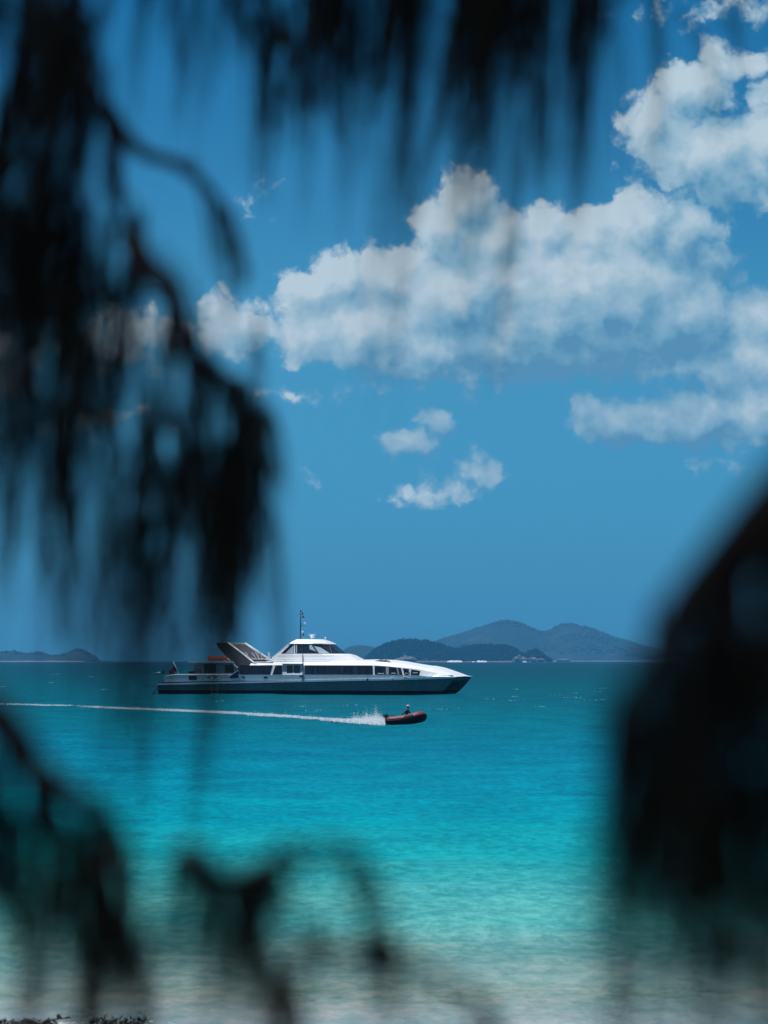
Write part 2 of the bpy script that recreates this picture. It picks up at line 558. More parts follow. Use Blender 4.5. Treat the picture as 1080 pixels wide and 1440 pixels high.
# a strand of olive seagrass litter along the shore
mpb = N(nt, 'ShaderNodeMapping')
mpb.inputs['Scale'].default_value = (0.45, 0.9, 1)
nt.links.new(geo.outputs['Position'], mpb.inputs[0])
nb = noise_tex(nt, mpb.outputs[0], 1.0, 4, 0.6)
yy = math_node(nt, 'MULTIPLY_ADD', nb.outputs[0], 5.0, sp.outputs[1])
band = math_node(nt, 'ABSOLUTE', math_node(nt, 'SUBTRACT', yy, 41.6))
bandf = math_node(nt, 'MULTIPLY_ADD', band, -0.33, 1.1, clamp=True)
n3 = noise_tex(nt, geo.outputs['Position'], 3.0, 6, 0.75)
bandf = math_node(nt, 'MULTIPLY', bandf, ramp(nt, n3.outputs[0], [(0.42, (0.0,) * 3), (0.58, (1,) * 3)]))
c1 = mixc(nt, math_node(nt, 'MULTIPLY', bandf, 1.0), base, (0.22, 0.19, 0.04))
c2 = mixc(nt, math_node(nt, 'MULTIPLY', bandf, ramp(nt, n2.outputs[0], [(0.62, (0,) * 3), (0.68, (1,) * 3)])), c1, (0.05, 0.035, 0.02))
nt.links.new(c2, p.inputs['Base Color'])
p.inputs['Roughness'].default_value = 0.75
bb = N(nt, 'ShaderNodeBump')
bb.inputs['Distance'].default_value = 0.05
nt.links.new(n1.outputs[0], bb.inputs['Height'])
nt.links.new(bb.outputs[0], p.inputs['Normal'])
M['sand'] = m

def shore_z(y):
    pts = [(-60, 3.6), (-5, 2.9), (4, 2.7), (12, 1.9), (22, 0.75), (30, 0.16), (33, 0.05), (34.4, 0.0), (36, -0.03), (40, -0.14), (46, -0.4), (60, -1.0), (90, -2.2), (160, -4)]
    for (a0, z0), (a1, z1) in zip(pts, pts[1:]):
        if y <= a1:
            return z0 + (z1 - z0) * (y - a0) / (a1 - a0)
    return -4
bm_v, bm_f = [], []
ysh = list(np.concatenate([np.arange(-60, -5, 6), np.arange(-5, 30, 1.0), np.arange(30, 48, 0.4), np.arange(48, 161, 8)]))
xsh = list(np.concatenate([[-400, -150, -60, -30], np.arange(-15, 15.1, 0.6), [30, 60, 150, 400]]))
for y in ysh:
    for x in xsh:
        d = 0.06 * (mnoise.noise(Vector((x * 0.25, y * 0.25, 0)))) + 0.02 * mnoise.noise(Vector((x * 1.3, y * 1.3, 3)))
        if 33 < y < 36: d *= 0.35
        bm_v.append((x, y, shore_z(y) + d))
nx = len(xsh)
for i in range(len(ysh) - 1):
    for j in range(nx - 1):
        bm_f.append((i * nx + j, i * nx + j + 1, (i + 1) * nx + j + 1, (i + 1) * nx + j))
beach = obj('beach', (bm_v, bm_f), M['sand'], smooth=True)
tag(beach, 'pale sand beach sloping under the shallow water', kind='structure')

# ---------------------------------------------------------------- WRACK, FOAM EDGE, TWIGS AT THE WATERLINE
M['wrack'] = plain('dark_seaweed', (0.018, 0.012, 0.010), 0.8, 0.5, 9, bump=0.6)
M['foam'] = plain('sea_foam', (0.88, 0.9, 0.9), 0.6, 0.1, 9)
_nt = M['foam'].node_tree
_tl = N(_nt, 'ShaderNodeBsdfTranslucent'); _tl.inputs[0].default_value = (.9, .92, .92, 1)
_mx = N(_nt, 'ShaderNodeMixShader'); _mx.inputs[0].default_value = .5
_nt.links.new(_nt.nodes['Principled BSDF'].outputs[0], _mx.inputs[1]); _nt.links.new(_tl.outputs[0], _mx.inputs[2])
_nt.links.new(_mx.outputs[0], _nt.nodes['Material Output'].inputs[0])
M['twig'] = plain('wet_driftwood', (0.035, 0.022, 0.016), 0.7, 0.4, 9)

def lumpy_strip(x0, x1, yc, h, seed, wd=0.35, n=60, top=None):
    rnd = random.Random(seed)
    rows = 9
    vs, fs = [], []
    for i in range(n + 1):
        x = x0 + (x1 - x0) * i / n
        env = min(1, i / 5, (n - i) / 5) ** 0.5
        hh = h * env * (0.55 + 0.9 * abs(mnoise.noise(Vector((x * 1.5, seed, 0)))) + 0.5 * mnoise.noise(Vector((x * 7, seed, 2))))
        if top: hh += top(x)
        for j in range(rows):
            a_ = PI * j / (rows - 1)
            y = yc - wd * math.cos(a_) + 0.06 * mnoise.noise(Vector((x * 3, j, seed)))
            z = max(0.0, hh) * math.sin(a_) + 0.03 * mnoise.noise(Vector((x * 11, j * 1.7, seed)))
            vs.append((x, y, z - 0.02))
    for i in range(n):
        for j in range(rows - 1):
            a0 = i * rows + j
            fs.append((a0, a0 + 1, a0 + rows + 1, a0 + rows))
    return vs, fs

def bits(vs, fs, cx, cy, cz, sx, sy, sz, n, rnd, L=0.07):
    for _ in range(n):
        p0 = Vector((cx + rnd.uniform(-sx, sx), cy + rnd.uniform(-sy, sy), cz + rnd.uniform(0, sz)))
        d = Vector((rnd.uniform(-1, 1), rnd.uniform(-1, 1), rnd.uniform(-.3, .9))).normalized() * rnd.uniform(.4, 1) * L
        w = Vector((rnd.uniform(-1, 1), rnd.uniform(-1, 1), rnd.uniform(-1, 1))).normalized() * L * .18
        k = len(vs)
        vs += [tuple(p0 - w), tuple(p0 + w), tuple(p0 + d + w * .4), tuple(p0 + d - w * .4)]
        fs.append((k, k + 1, k + 2, k + 3))

YB = 34.6
rnd = random.Random(3)
xa, xb = at(-60, 1430, YB).x, at(78, 1430, YB).x
xl = at(37, 1430, YB).x
vs, fs = lumpy_strip(xa, xb, YB, 0.062, 5, top=lambda x: 0.085 * math.exp(-((x - xl) / 0.13) ** 2))
bits(vs, fs, (xa + xb) / 2, YB, 0.02, (xb - xa) / 2, .2, .07, 500, rnd)
tag(obj('seaweed_heap', (vs, fs), M['wrack'], smooth=True), 'dark seaweed heap with a rounded lump at the left corner of the beach', 'seaweed', 'seaweed washed up at the waterline', kind='thing')
xa2, xb2 = at(128, 1438, YB).x, at(206, 1438, YB).x
vs, fs = lumpy_strip(xa2, xb2, YB - 0.1, 0.05, 9)
bits(vs, fs, (xa2 + xb2) / 2, YB, 0.02, (xb2 - xa2) / 2, .2, .08, 300, rnd)
tag(obj('seaweed_heap', (vs, fs), M['wrack'], smooth=True), 'low ragged dark seaweed heap to the right of the driftwood twig', 'seaweed', 'seaweed washed up at the waterline', kind='thing')
tw = bmesh.new()
g = lambda px, py: at(px, py, YB - 0.05)
tube(tw, [g(60, 1438), g(72, 1434.5), g(84, 1432.6), g(98, 1431)], 0.016, 6, 0.006)
tube(tw, [g(84, 1432.6), g(82, 1429), g(81.5, 1426.5)], 0.03, 6, 0.022)
tube(tw, [g(92, 1432), g(96, 1430.3), g(98.5, 1431.5)], 0.014, 5, 0.01)
tube(tw, [g(74, 1434.3), g(78, 1437), g(80, 1441)], 0.012, 5, 0.008)
tag(obj('driftwood_twig', tw, M['twig'], smooth=True), 'small dark forked twig standing out of the foam beside the seaweed', 'twig')
vs, fs = lumpy_strip(at(40, 1435, YB + .5).x, at(250, 1435, YB + .5).x, YB + 0.45, 0.022, 21, wd=0.3, n=160)
fm = obj('shore_foam', (vs, fs), M['foam'], smooth=True)
tag(fm, 'thin white line of foam along the edge of the water', 'foam', kind='stuff')

# ---------------------------------------------------------------- ISLANDS
def terrain_mat(name, g1, g2, g3, sc):
    m, nt, p = new_mat(name)
    geo = N(nt, 'ShaderNodeNewGeometry')
    n = noise_tex(nt, geo.outputs['Position'], sc, 8, 0.7)
    n2 = noise_tex(nt, geo.outputs['Position'], sc * 9, 4, 0.7)
    c = ramp(nt, n.outputs[0], [(0.35, g1), (0.55, g2), (0.72, g3)])
    c = mixc(nt, 1.0, c, ramp(nt, n2.outputs[0], [(0.3, (0.6,) * 3), (0.7, (1.3,) * 3)]), 'MULTIPLY')
    spz = N(nt, 'ShaderNodeSeparateXYZ')
    nt.links.new(geo.outputs['Position'], spz.inputs[0])
    shore = math_node(nt, 'LESS_THAN', math_node(nt, 'MULTIPLY_ADD', n2.outputs[0], 5.0, spz.outputs[2]), 5.2)
    c = mixc(nt, shore, c, (0.17, 0.15, 0.12))
    nt.links.new(c, p.inputs['Base Color'])
    p.inputs['Roughness'].default_value = 0.95
    p.inputs['Specular IOR Level'].default_value = 0.1
    b = N(nt, 'ShaderNodeBump')
    b.inputs['Distance'].default_value = 6.0
    nt.links.new(n2.outputs[0], b.inputs['Height'])
    nt.links.new(b.outputs[0], p.inputs['Normal'])
    return m
M['far_hill'] = terrain_mat('far_scrub_hillside', (0.010, 0.022, 0.012), (0.02, 0.032, 0.02), (0.06, 0.06, 0.05), 0.006)
M['near_hill'] = terrain_mat('near_wooded_slope', (0.012, 0.024, 0.010), (0.022, 0.036, 0.016), (0.05, 0.05, 0.03), 0.02)
M['pine'] = plain('island_tree_foliage', (0.016, 0.030, 0.014), 0.9, 0.5, 0.05, spec=0.1)
M['scrub'] = plain('far_tree_foliage', (0.03, 0.045, 0.025), 0.9, 0.5, 0.05, spec=0.1)

def interp(prof, x):
    if x <= prof[0][0]: return prof[0][1]
    for (a0, z0), (a1, z1) in zip(prof, prof[1:]):
        if x <= a1:
            f = (x - a0) / (a1 - a0)
            return z0 + (z1 - z0) * f
    return prof[-1][1]

HZ = 928.6
def hill(name, prof, Y, depth, mat, label, rough=0.1, step=2.0, seed=0):
    """profile in photo pixels -> ridge heights; the slope falls to the sea in front of and behind the ridge"""
    px0, px1 = prof[0][0], prof[-1][0]
    xs = np.arange(px0, px1 + step, step)
    rows = 36
    vs, fs = [], []
    hs = []
    for px in xs:
        h = max(0.0, at(px, interp(prof, px), Y).z)
        hs.append(h)
    for i, px in enumerate(xs):
        X = at(px, 900, Y).x
        h = hs[i]
        for j in range(rows):
            q = -1 + 2 * j / (rows - 1)                 # -1 seaward .. +1 behind
            sh = (1 - abs(q) ** 1.5) if q < 0 else (1 - q ** 2)
            nz = mnoise.fractal(Vector((X / 260, q * depth / 260, seed)), 0.8, 2.1, 6)
            spur = mnoise.noise(Vector((X / 380 + q * 1.2, seed + 4, 0)))
            z = h * sh * (1 + (0.55 * spur * abs(q)) * (1 - abs(q)) * 2) + h * rough * nz * (1 - abs(q)) * abs(q) * 4
            z += min(h, 12) * 0.10 * mnoise.noise(Vector((X / 25, q * depth / 25, seed + 9)))
            vs.append((X, Y + q * depth, z - 1.0 * (abs(q) ** 4) - 0.3))
    n = len(xs)
    for i in range(n - 1):
        for j in range(rows - 1):
            a0 = i * rows + j
            fs.append((a0, a0 + 1, a0 + rows + 1, a0 + rows))
    o = obj(name, (vs, fs), mat, smooth=True)
    tag(o, label, kind='structure')
    return xs, hs

def wood(name, spots, mat, label, kindshape='pine'):
    V_, F_ = [], []
    n0 = 0
    for (X, Y, z, h, w) in spots:
        ns = 6
        tiers = [(0.0, .25), (.18, 1.0), (.42, .75), (.45, .95), (.7, .5), (.73, .65), (1.0, .03)] if kindshape == 'pine' else [(0, .35), (.2, .9), (.5, 1.05), (.8, .7), (1.0, .15)]
        ph = random.uniform(0, 6)
        for (tz, tr_) in tiers:
            for k in range(ns):
                rr = w * tr_ * random.uniform(.7, 1.25)
                V_.append((X + rr * math.cos(ph + k * 2 * PI / ns), Y + rr * math.sin(ph + k * 2 * PI / ns), z + h * tz * random.uniform(.97, 1.03)))
        for ti in range(len(tiers) - 1):
            for k in range(ns):
                a0 = n0 + ti * ns
                F_.append((a0 + k, a0 + (k + 1) % ns, a0 + ns + (k + 1) % ns, a0 + ns + k))
        n0 += ns * len(tiers)
    o = np_mesh(name, np.array(V_), np.array(F_), mat)
    return tag(o, label, 'trees', kind='stuff')

far_prof = [(560, 928), (585, 914), (600, 907), (622, 899), (640, 893.5), (662, 887), (682, 880), (695, 875.5), (708, 873), (722, 874.5), (736, 878.5), (752, 886),
            (763, 890), (772, 887), (781, 881), (790, 878.5), (804, 877.5), (815, 880), (832, 884.5), (850, 892), (866, 898), (884, 903), (900, 909), (925, 914), (960, 918), (1000, 922), (1060, 928.4)]
far2 = [(470, 928), (484, 913), (492, 908.5), (506, 906.5), (518, 908), (530, 911), (545, 909), (560, 912), (590, 916), (640, 920), (700, 928)]
near_prof = [(508, 928.4), (516, 926), (522, 919), (529, 914.5), (540, 908.5), (552, 904), (566, 902), (582, 901.5), (600, 903.5), (616, 906.5), (630, 912), (642, 915), (648, 914), (655, 911), (668, 909.5),
             (684, 909), (700, 909), (714, 910), (724, 914), (731, 919), (738, 921), (745, 917.5), (752, 915.5), (758, 918), (764, 924), (772, 928.4)]
left_prof = [(-60, 918), (0, 918), (12, 917), (22, 915.5), (30, 920), (40, 920), (48, 918.5), (58, 917.5), (66, 920), (76, 922.5), (86, 921.5), (95, 920.5), (101, 917), (106, 914), (113, 913), (120, 915), (125, 919), (129, 924), (131, 928.4)]
left2 = [(-90, 922), (-20, 917), (6, 916), (20, 914.5), (26, 916), (34, 921), (44, 928)]
xs, hs = hill('hills', far_prof, 10500, 900, M['far_hill'], 'far twin-peaked blue island hills', 0.16, 2.5, 1)
sp_ = []
for px in np.arange(600, 1000, 1.1):
    h_ = max(0, at(px, interp(far_prof, px), 10500).z)
    sp_.append((at(px, 900, 10500).x, 10500 + random.uniform(-40, 30), h_ - 9, random.uniform(8, 15), random.uniform(3, 6)))
for _ in range(2600):
    px = random.uniform(575, 1000); q = random.uniform(-.85, -.03)
    h_ = max(0, at(px, interp(far_prof, px), 10500).z)
    sp_.append((at(px, 900, 10500).x, 10500 + 900 * q, h_ * (1 - abs(q) ** 1.5) - 5, random.uniform(7, 13), random.uniform(4, 9)))
wood('woodland', sp_, M['scrub'], 'scrubby trees on the slopes of the far twin-peaked hills', 'round')
hill('hills', far2, 9000, 500, M['far_hill'], 'low blue hill behind the bow of the ferry', 0.12, 2.5, 3)
hill('hills', left_prof, 7500, 300, M['far_hill'], 'low rocky headland on the horizon at the left', 0.2, 1.0, 5)
hill('hills', left2, 9500, 300, M['far_hill'], 'faint hill behind the left headland', 0.1, 2.0, 8)
sp_ = []
for px in np.arange(-50, 129, 0.9):
    h_ = max(0, at(px, interp(left_prof, px), 7500).z)
    sp_.append((at(px, 900, 7500).x, 7500 + random.uniform(-60, 20), h_ - 5, random.uniform(5, 10), random.uniform(2, 4.5)))
wood('woodland', sp_, M['scrub'], 'bushy trees along the left headland', 'round')
hill('hills', near_prof, 6500, 260, M['near_hill'], 'nearer dark wooded island beyond the ferry bow', 0.1, 1.5, 7)
sp_ = []
for px in np.arange(520, 766, 0.62):
    h_ = max(0, at(px, interp(near_prof, px), 6500).z)
    sp_.append((at(px, 900, 6500).x, 6500 + random.uniform(-25, 20), h_ - 6.5, random.choice([7, 8, 9, 10, 12, 13.5]) * random.uniform(.8, 1.15), random.uniform(1.4, 2.8)))
for _ in range(3800):
    px = random.uniform(514, 768); q = -random.uniform(.02, .93)
    h_ = max(0, at(px, interp(near_prof, px), 6500).z)
    sp_.append((at(px, 900, 6500).x, 6500 + 260 * q, h_ * (1 - abs(q) ** 1.5) - 4, random.uniform(5, 13), random.uniform(1.6, 3.6)))
wood('woodland', sp_, M['pine'], 'dense dark pines covering the nearer island')

def rocks(name, px, py, Y, w, h, seed, mat, label, cat, group):
    bm = bmesh.new()
    r_ = random.Random(seed)
    c0 = at(px, py, Y)
    for _ in range(9):
        r = bmesh.ops.create_icosphere(bm, subdivisions=2, radius=1)
        sx, sz = w * r_.uniform(.18, .4), h * r_.uniform(.3, .6)
        off = Vector((r_.uniform(-.45, .45) * w, r_.uniform(-10, 10), r_.uniform(0, .5) * h))
        for v in r['verts']:
            n_ = 1 + .35 * mnoise.noise(v.co * 2 + off)
            v.co = Vector((v.co.x * sx, v.co.y * sx, v.co.z * sz)) * n_ + off + Vector((c0.x, Y, 0))
    return tag(obj(name, bm, mat), label, cat, group)
M['rock'] = plain('pale_granite', (0.13, 0.125, 0.11), 0.9, 0.5, 0.1, bump=0.5)
M['bleached'] = plain('bleached_sand', (0.62, 0.62, 0.58), 0.9, 0.1, 0.1)
rocks('rock_outcrop', 570, 926, 6235, 36, 15, 3, M['rock'], 'broad pale rock outcrop at the waterline below the dark wooded island', 'rocks', None)
rocks('rock_outcrop', 731, 926, 6235, 30, 16, 8, M['rock'], 'grey rock outcrop in the dip between the pines and the last clump', 'rocks', None)
rocks('rock_outcrop', 756, 927, 6235, 26, 12, 12, M['rock'], 'low rocks at the right tip of the wooded island', 'rocks', None)
rocks('rock_outcrop', 792, 928, 7900, 30, 9, 15, M['rock'], 'small dark islet of rocks just off the right tip', 'rocks', None)
def sandbar(px0, px1, hpx, label):
    Y = 6200
    a0, a1 = at(px0, 900, Y).x, at(px1, 900, Y).x
    vs, fs = [], []
    n = 30
    hh = hpx * Y / FP
    for i in range(n + 1):
        x = a0 + (a1 - a0) * i / n
        e = min(1, i / 3, (n - i) / 3)
        k_ = hh * e * (0.8 + .3 * mnoise.noise(Vector((x / 6, 0, 0))))
        vs += [(x, Y - 12, -.3), (x, Y - 4, k_ * .75), (x, Y + 6, k_), (x, Y + 40, -.3)]
    for i in range(n):
        for j in range(3):
            fs.append((i * 4 + j, i * 4 + j + 1, i * 4 + j + 5, i * 4 + j + 4))
    tag(obj('beach', (vs, fs), M['bleached'], smooth=True), label, kind='structure')
sandbar(628, 651, 2.9, 'longer white sand beach on the wooded island')
sandbar(670, 685, 2.6, 'shorter white sand beach on the wooded island')
sandbar(664, 667.5, 1.3, 'tiny patch of white sand between the two beaches')
sandbar(735, 741, 1.4, 'small bright patch of sand near the right tip of the island')
#SPLIT
# ---------------------------------------------------------------- FERRY (local x = stern to bow, y = port, z up)
FA = R(17)
FO = Vector((-28.2, 378.6, 0))
ferry = empty('catamaran_ferry', FO, -FA, 'long white catamaran ferry with dark windows and raked stern fins at anchor', 'ferry')
cF, sF = math.cos(FA), math.sin(FA)

def fp(px, py, w):
    """(s, z) of a photo point lying on the ferry's plane y = -w"""
    d = ray(px, py)
    k = d.x / d.y
    s = (k * (FO.y - w * cF) - FO.x + w * sF) / (cF + k * sF)
    Y = FO.y - s * sF - w * cF
    return s, CAMZ + Y * d.z / d.y

def lean(z):
    return 4.95 - 0.25 * max(0, z - 2.6)

def fpl(px, py, wf):
    w = 4.8
    for _ in range(3):
        s, z = fp(px, py, w)
        w = wf(s, z)
    return s, w, z

def slab(bm, poly, wf, both=True, thick=None, side=1):
    """polygon given in photo points; extruded across the boat, or a thin panel on each side"""
    pts = [fpl(px, py, wf) for px, py in poly]
    if thick is None:
        a = [bm.verts.new((s, -w, z)) for s, w, z in pts]
        b = [bm.verts.new((s, w, z)) for s, w, z in pts]
    else:
        a = [bm.verts.new((s, -(w) * side, z)) for s, w, z in pts]
        b = [bm.verts.new((s, -(w - thick) * side, z)) for s, w, z in pts]
    n = len(pts)
    bm.faces.new(a)
    bm.faces.new(b[::-1])
    for i in range(n):
        bm.faces.new((a[i], b[i], b[(i + 1) % n], a[(i + 1) % n]))
    return bm

def sz(px, py, w=4.8):
    s, z = fp(px, py, w)
    return s, z

# hulls -------------------------------------------------------
def hull_mesh(sign, zlo, zhi_f, boot=False):
    """one slender hull; sign +1 = the side facing the beach (local -y)"""
    bm = bmesh.new()
    s_end, _ = sz(640, 953, 4.0)
    rings = []
    NS = 40
    for i in range(NS + 1):
        f = i / NS
        rings_pts = []
        for zf in np.linspace(0, 1, 7):
            # stem rake: curved forward with height
            ztop = zhi_f(f)
            z = zlo + (ztop - zlo) * zf
            hz_ = max(0, z) / 2.25
            rake = -2.35 + 2.35 * (hz_ ** 0.75)
            send = s_end + rake
            s = -0.05 + f * (send + 0.05)
            u = (send - s)
            taper = min(1, (u / 8.0)) ** 0.62 if u > 0 else 0
            flare = 0.12 * hz_
            out = 4.0 + (0.88 + flare) * taper
            inn = 4.0 - (0.95) * taper
            rings_pts.append((s, out, inn, z))
        ring = [(s, -sign * o_, z) for s, o_, i_, z in rings_pts] + [(s, -sign * i_, z) for s, o_, i_, z in rings_pts[::-1]]
        rings.append(ring)
    loft(bm, rings)
    return bm

zr = [(223, 963), (300, 961.3), (430, 958.6), (500, 957), (560, 956), (600, 955), (640, 953.3)]
zrs = [sz(px, py, 5.0) for px, py in zr]
def sheer(s):
    return interp(zrs, s)
def hull_top(f):
    return sheer(f * 41)
for sg in (1, -1):
    obj('hull', hull_mesh(sg, 0.52, lambda f: hull_top(f) - 0.02), M['hull'], ferry, smooth=False)
    obj('waterline_band', hull_mesh(sg, -0.6, lambda f: 0.52), M['boot'], ferry)
# bridge deck between the hulls
bm = bmesh.new()
send, _ = sz(640, 953, 4.0)
box(bm, (0.4, -3.1, 1.05), (send - 3.0, 3.1, 1.3))
vs = [(send - 3.0, -3.05, 1.05), (send - 3.0, 3.05, 1.05), (send - 0.3, 3.9, 2.02), (send - 0.3, -3.9, 2.02), (send - 3.0, -3.05, 1.3), (send - 3.0, 3.05, 1.3), (send - 0.3, 3.9, 2.10), (send - 0.3, -3.9, 2.10)]
b_ = [bm.verts.new(v) for v in vs]
for q in ((0, 3, 2, 1), (4, 5, 6, 7), (0, 1, 5, 4), (2, 3, 7, 6), (0, 4, 7, 3), (1, 2, 6, 5)):
    bm.faces.new([b_[i] for i in q])
obj('bridge_deck', bm, M['hull'], ferry)

# main deck moulding: lower pale strip, rub rail shade painted as a dark groove, upper pale band
def strip(z0o, z1o, w, s0, s1, sg, n=30, wi=0.25, tipw=3.98):
    bm = bmesh.new()
    for sg in (sg,):
        rings = []
        for i in range(n + 1):
            s = s0 + (s1 - s0) * i / n
            tp = 1 if s < send - 9 else (1 - ((s - send + 9) / 9) ** 2.6 * (1 - tipw / w))
            ww = w * tp
            zz = sheer(s)
            rings.append([(s, -sg * ww, zz + z0o), (s, -sg * ww, zz + z1o), (s, -sg * (ww - wi), zz + z1o), (s, -sg * (ww - wi), zz + z0o)])
        loft(bm, rings)
    return bm
for sg in (1, -1):
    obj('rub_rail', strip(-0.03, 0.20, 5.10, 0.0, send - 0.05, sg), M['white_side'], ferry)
    obj('groove_shade', strip(0.20, 0.36, 4.90, 0.1, send - 0.3, sg), M['navy'], ferry, label='groove shade painted dark blue between the rub rail and the side')
# main deck
bm = bmesh.new()
rings = []
for i in range(31):
    s = 0.2 + (send - 0.6) * i / 30
    w_ = 4.85 if s < send - 9 else 4.85 * (1 - ((s - send + 9) / 9) ** 2.6 * .2)
    z_ = sheer(s) + 0.22
    rings.append([(s, -w_, z_), (s, w_, z_), (s, w_, z_ - 0.12), (s, -w_, z_ - 0.12)])
loft(bm, rings)
obj('main_deck', bm, M['deck'], ferry)

# cabin: one long lofted superstructure running into the bow cowl
bm = bmesh.new()
#          px(near edge)  ybottom  ywinbot  ywintop  yshoulder  ytop  crown
ST = [(350, 957, 949, 935.5, 930.8, 930.2), (384, 957, 949, 935.4, 930.6, 930), (425, 956.5, 949, 935.3, 930.4, 929.6), (480, 955, 949, 935.4, 930, 928.4),
      (513, 955, 949, 935.5, 929.8, 927.8), (526, 954.5, 949, 935.7, 930.3, 928.0), (540, 954, 949, 936.3, 931.3, 928.6), (556, 954, 949.2, 938.2, 933.2, 930.4), (572, 953.6, 949.6, 939.4, 935.3, 933.4),
      (588, 953.2, 950, 941.4, 937.4, 936), (594, 953, 950.4, 942.6, 938.4, 936.7), (598, 952.8, 951, 943.6, 939.2, 936.8), (606, 952.6, 951.4, 945, 941, 938.6), (616, 952.4, 951.6, 947.2, 944.2, 942),
      (627, 952.3, 951.8, 949.6, 947.6, 946), (634, 952.1, 951.9, 951.2, 950.2, 949.3), (639, 952.0, 951.9, 951.7, 951.5, 951.3)]
rings = []
for px, yb, ywb, ywt, ysh, yt in ST:
    s, zb = sz(px, yb, 4.9)
    zwb = sz(px, ywb, 4.9)[1]; zwt = sz(px, ywt, 4.6)[1]; zsh = sz(px, ysh, 3.9)[1]; zt = sz(px, yt, 0)[1] + .0
    g_ = max(0, (px - 560) / 80) ** 1.3
    wwt = lean(zwt) - 0.8 * g_
    e = 4.95 - .55 * g_
    hi = [(s, -e, zb), (s, -min(e, lean(zwb)), zwb), (s, -wwt + .3 * g_, zwt), (s, -3.9 + 1.0 * g_, zsh), (s, -2.4, (zsh + 2 * zt) / 3), (s, 0, zt + .05)]
    rings.append(hi + [(x, -y, z) for x, y, z in hi[:-1][::-1]])
loft(bm, rings)
obj('cabin', bm, M['white'], ferry)

def onside(z_off=0.03):
    return lambda s, z: lean(z) + z_off
def panels(name, poly, mat, off=0.03, thick=0.06, label=None, sides=(1, -1), wf=None):
    for sg in sides:
        bm = bmesh.new()
        slab(bm, poly, wf or onside(off), thick=thick, side=sg)
        obj(name, bm, mat, ferry, label=label)
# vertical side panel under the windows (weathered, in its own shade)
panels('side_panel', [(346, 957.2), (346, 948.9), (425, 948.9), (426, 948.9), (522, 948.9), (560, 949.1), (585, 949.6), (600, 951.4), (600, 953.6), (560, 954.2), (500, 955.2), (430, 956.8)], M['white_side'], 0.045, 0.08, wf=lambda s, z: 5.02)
# windows
panels('window', [(343, 948.6), (333, 941), (338, 935.4), (360, 935.6), (383, 935.3), (379.5, 948.8)], M['glass'], 0.05)
panels('window', [(387.5, 935.5), (396.5, 935.5), (396.5, 948.4), (383, 948.6)], M['glass'], 0.05)
panels('recess_shade_wall', [(397.2, 948.7), (397.2, 933.2), (425, 933.2), (425, 948.7)], M['grey_wall'], 0.0, 0.10, wf=lambda s, z: 4.86)  # grey panel stands in for the shade of the recessed wall
panels('door', [(403.3, 948), (403.3, 935.6), (411.3, 935.6), (411.3, 948)], M['glass'], wf=lambda s, z: 4.90)
panels('door', [(413.3, 948), (413.3, 935.6), (421.6, 935.6), (421.6, 948)], M['glass'], wf=lambda s, z: 4.90)
panels('window', [(428.3, 948.6), (428.3, 935.7), (523.8, 935.9), (524.2, 948.7)], M['glass'], 0.05)
panels('window', [(526.8, 948.8), (526.6, 936.2), (545, 937.3), (563.5, 939.1), (566, 949.0)], M['glass'], 0.05)
panels('window', [(568.5, 949.2), (566.5, 939.9), (575.3, 941.0), (573.8, 949.4)], M['glass'], 0.05)
panels('window', [(577.6, 949.6), (578.3, 941.4), (591, 943.6), (589.3, 950.0)], M['glass'], 0.05)
# mullions and blinds that catch the light behind the forward panes
panels('mullion', [(542.6, 948.6), (542.6, 937.6), (546.6, 937.9), (546.6, 948.7)], M['grey_wall'], 0.075, 0.04)
panels('mullion', [(559.6, 948.6), (557.6, 939), (559.2, 939.1), (561.6, 948.7)], M['grey_wall'], 0.075, 0.04)
for xq in (443, 461, 480, 500):
    panels('mullion', [(xq, 948.5), (xq, 936), (xq + .6, 936), (xq + .6, 948.5)], M['dark_metal'], 0.07, 0.03)
for xq, yq, w_ in ((531, 946.6, 9), (550, 946.2, 6.5), (569.6, 946.3, 3.4), (580.5, 945.6, 7)):
    panels('seat_row', [(xq, yq + 1), (xq, yq - .1), (xq + w_, yq), (xq + w_, yq + 1.1)], M['tan'], 0.07, 0.03, sides=(1,))

# small dark vents on the side
panels('vent', [(340.2, 953.2), (340.2, 951.2), (344, 951.2), (344, 953.2)], M['navy'], wf=lambda s, z: 5.06)
panels('vent', [(371, 953.8), (371, 951.4), (376, 951.4), (376, 953.8)], M['navy'], wf=lambda s, z: 5.06)

# aft bulwark and its openings
for sg in (1, -1):
    bm = bmesh.new()
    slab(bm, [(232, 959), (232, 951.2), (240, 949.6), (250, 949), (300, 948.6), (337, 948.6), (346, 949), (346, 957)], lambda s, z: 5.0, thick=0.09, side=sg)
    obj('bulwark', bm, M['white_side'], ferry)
    bm = bmesh.new()
    pts = [Vector((fp(px, py, 4.95)[0], -sg * 4.95, fp(px, py, 4.95)[1])) for px, py in [(232, 951.2), (240, 949.4), (250, 948.8), (300, 948.4), (337, 948.4)]]
    tube(bm, pts, 0.07, 6)
    obj('handrail', bm, M['white'], ferry, smooth=True)
panels('freeing_port', [(265.3, 956.2), (265.3, 950.4), (276.6, 950.4), (276.6, 956.2)], M['black'], wf=lambda s, z: 5.03)
panels('boarding_gate', [(323.5, 953.8), (323.5, 950.2), (334.8, 943), (335, 953.6)], M['slate'], wf=lambda s, z: 5.05)
bm = bmesh.new()
slab(bm, [(322.6, 950), (334.8, 942), (335.4, 943), (323.4, 951)], lambda s, z: 5.12, thick=0.12)
obj('gate_rail', bm, M['white'], ferry)
# transom across the stern
bm = bmesh.new()
s0, z0 = sz(232, 959, 5.0)
box(bm, (s0 - .02, -4.93, z0), (s0 + .08, 4.93, z0 + .72))
obj('transom', bm, M['white_side'], ferry)
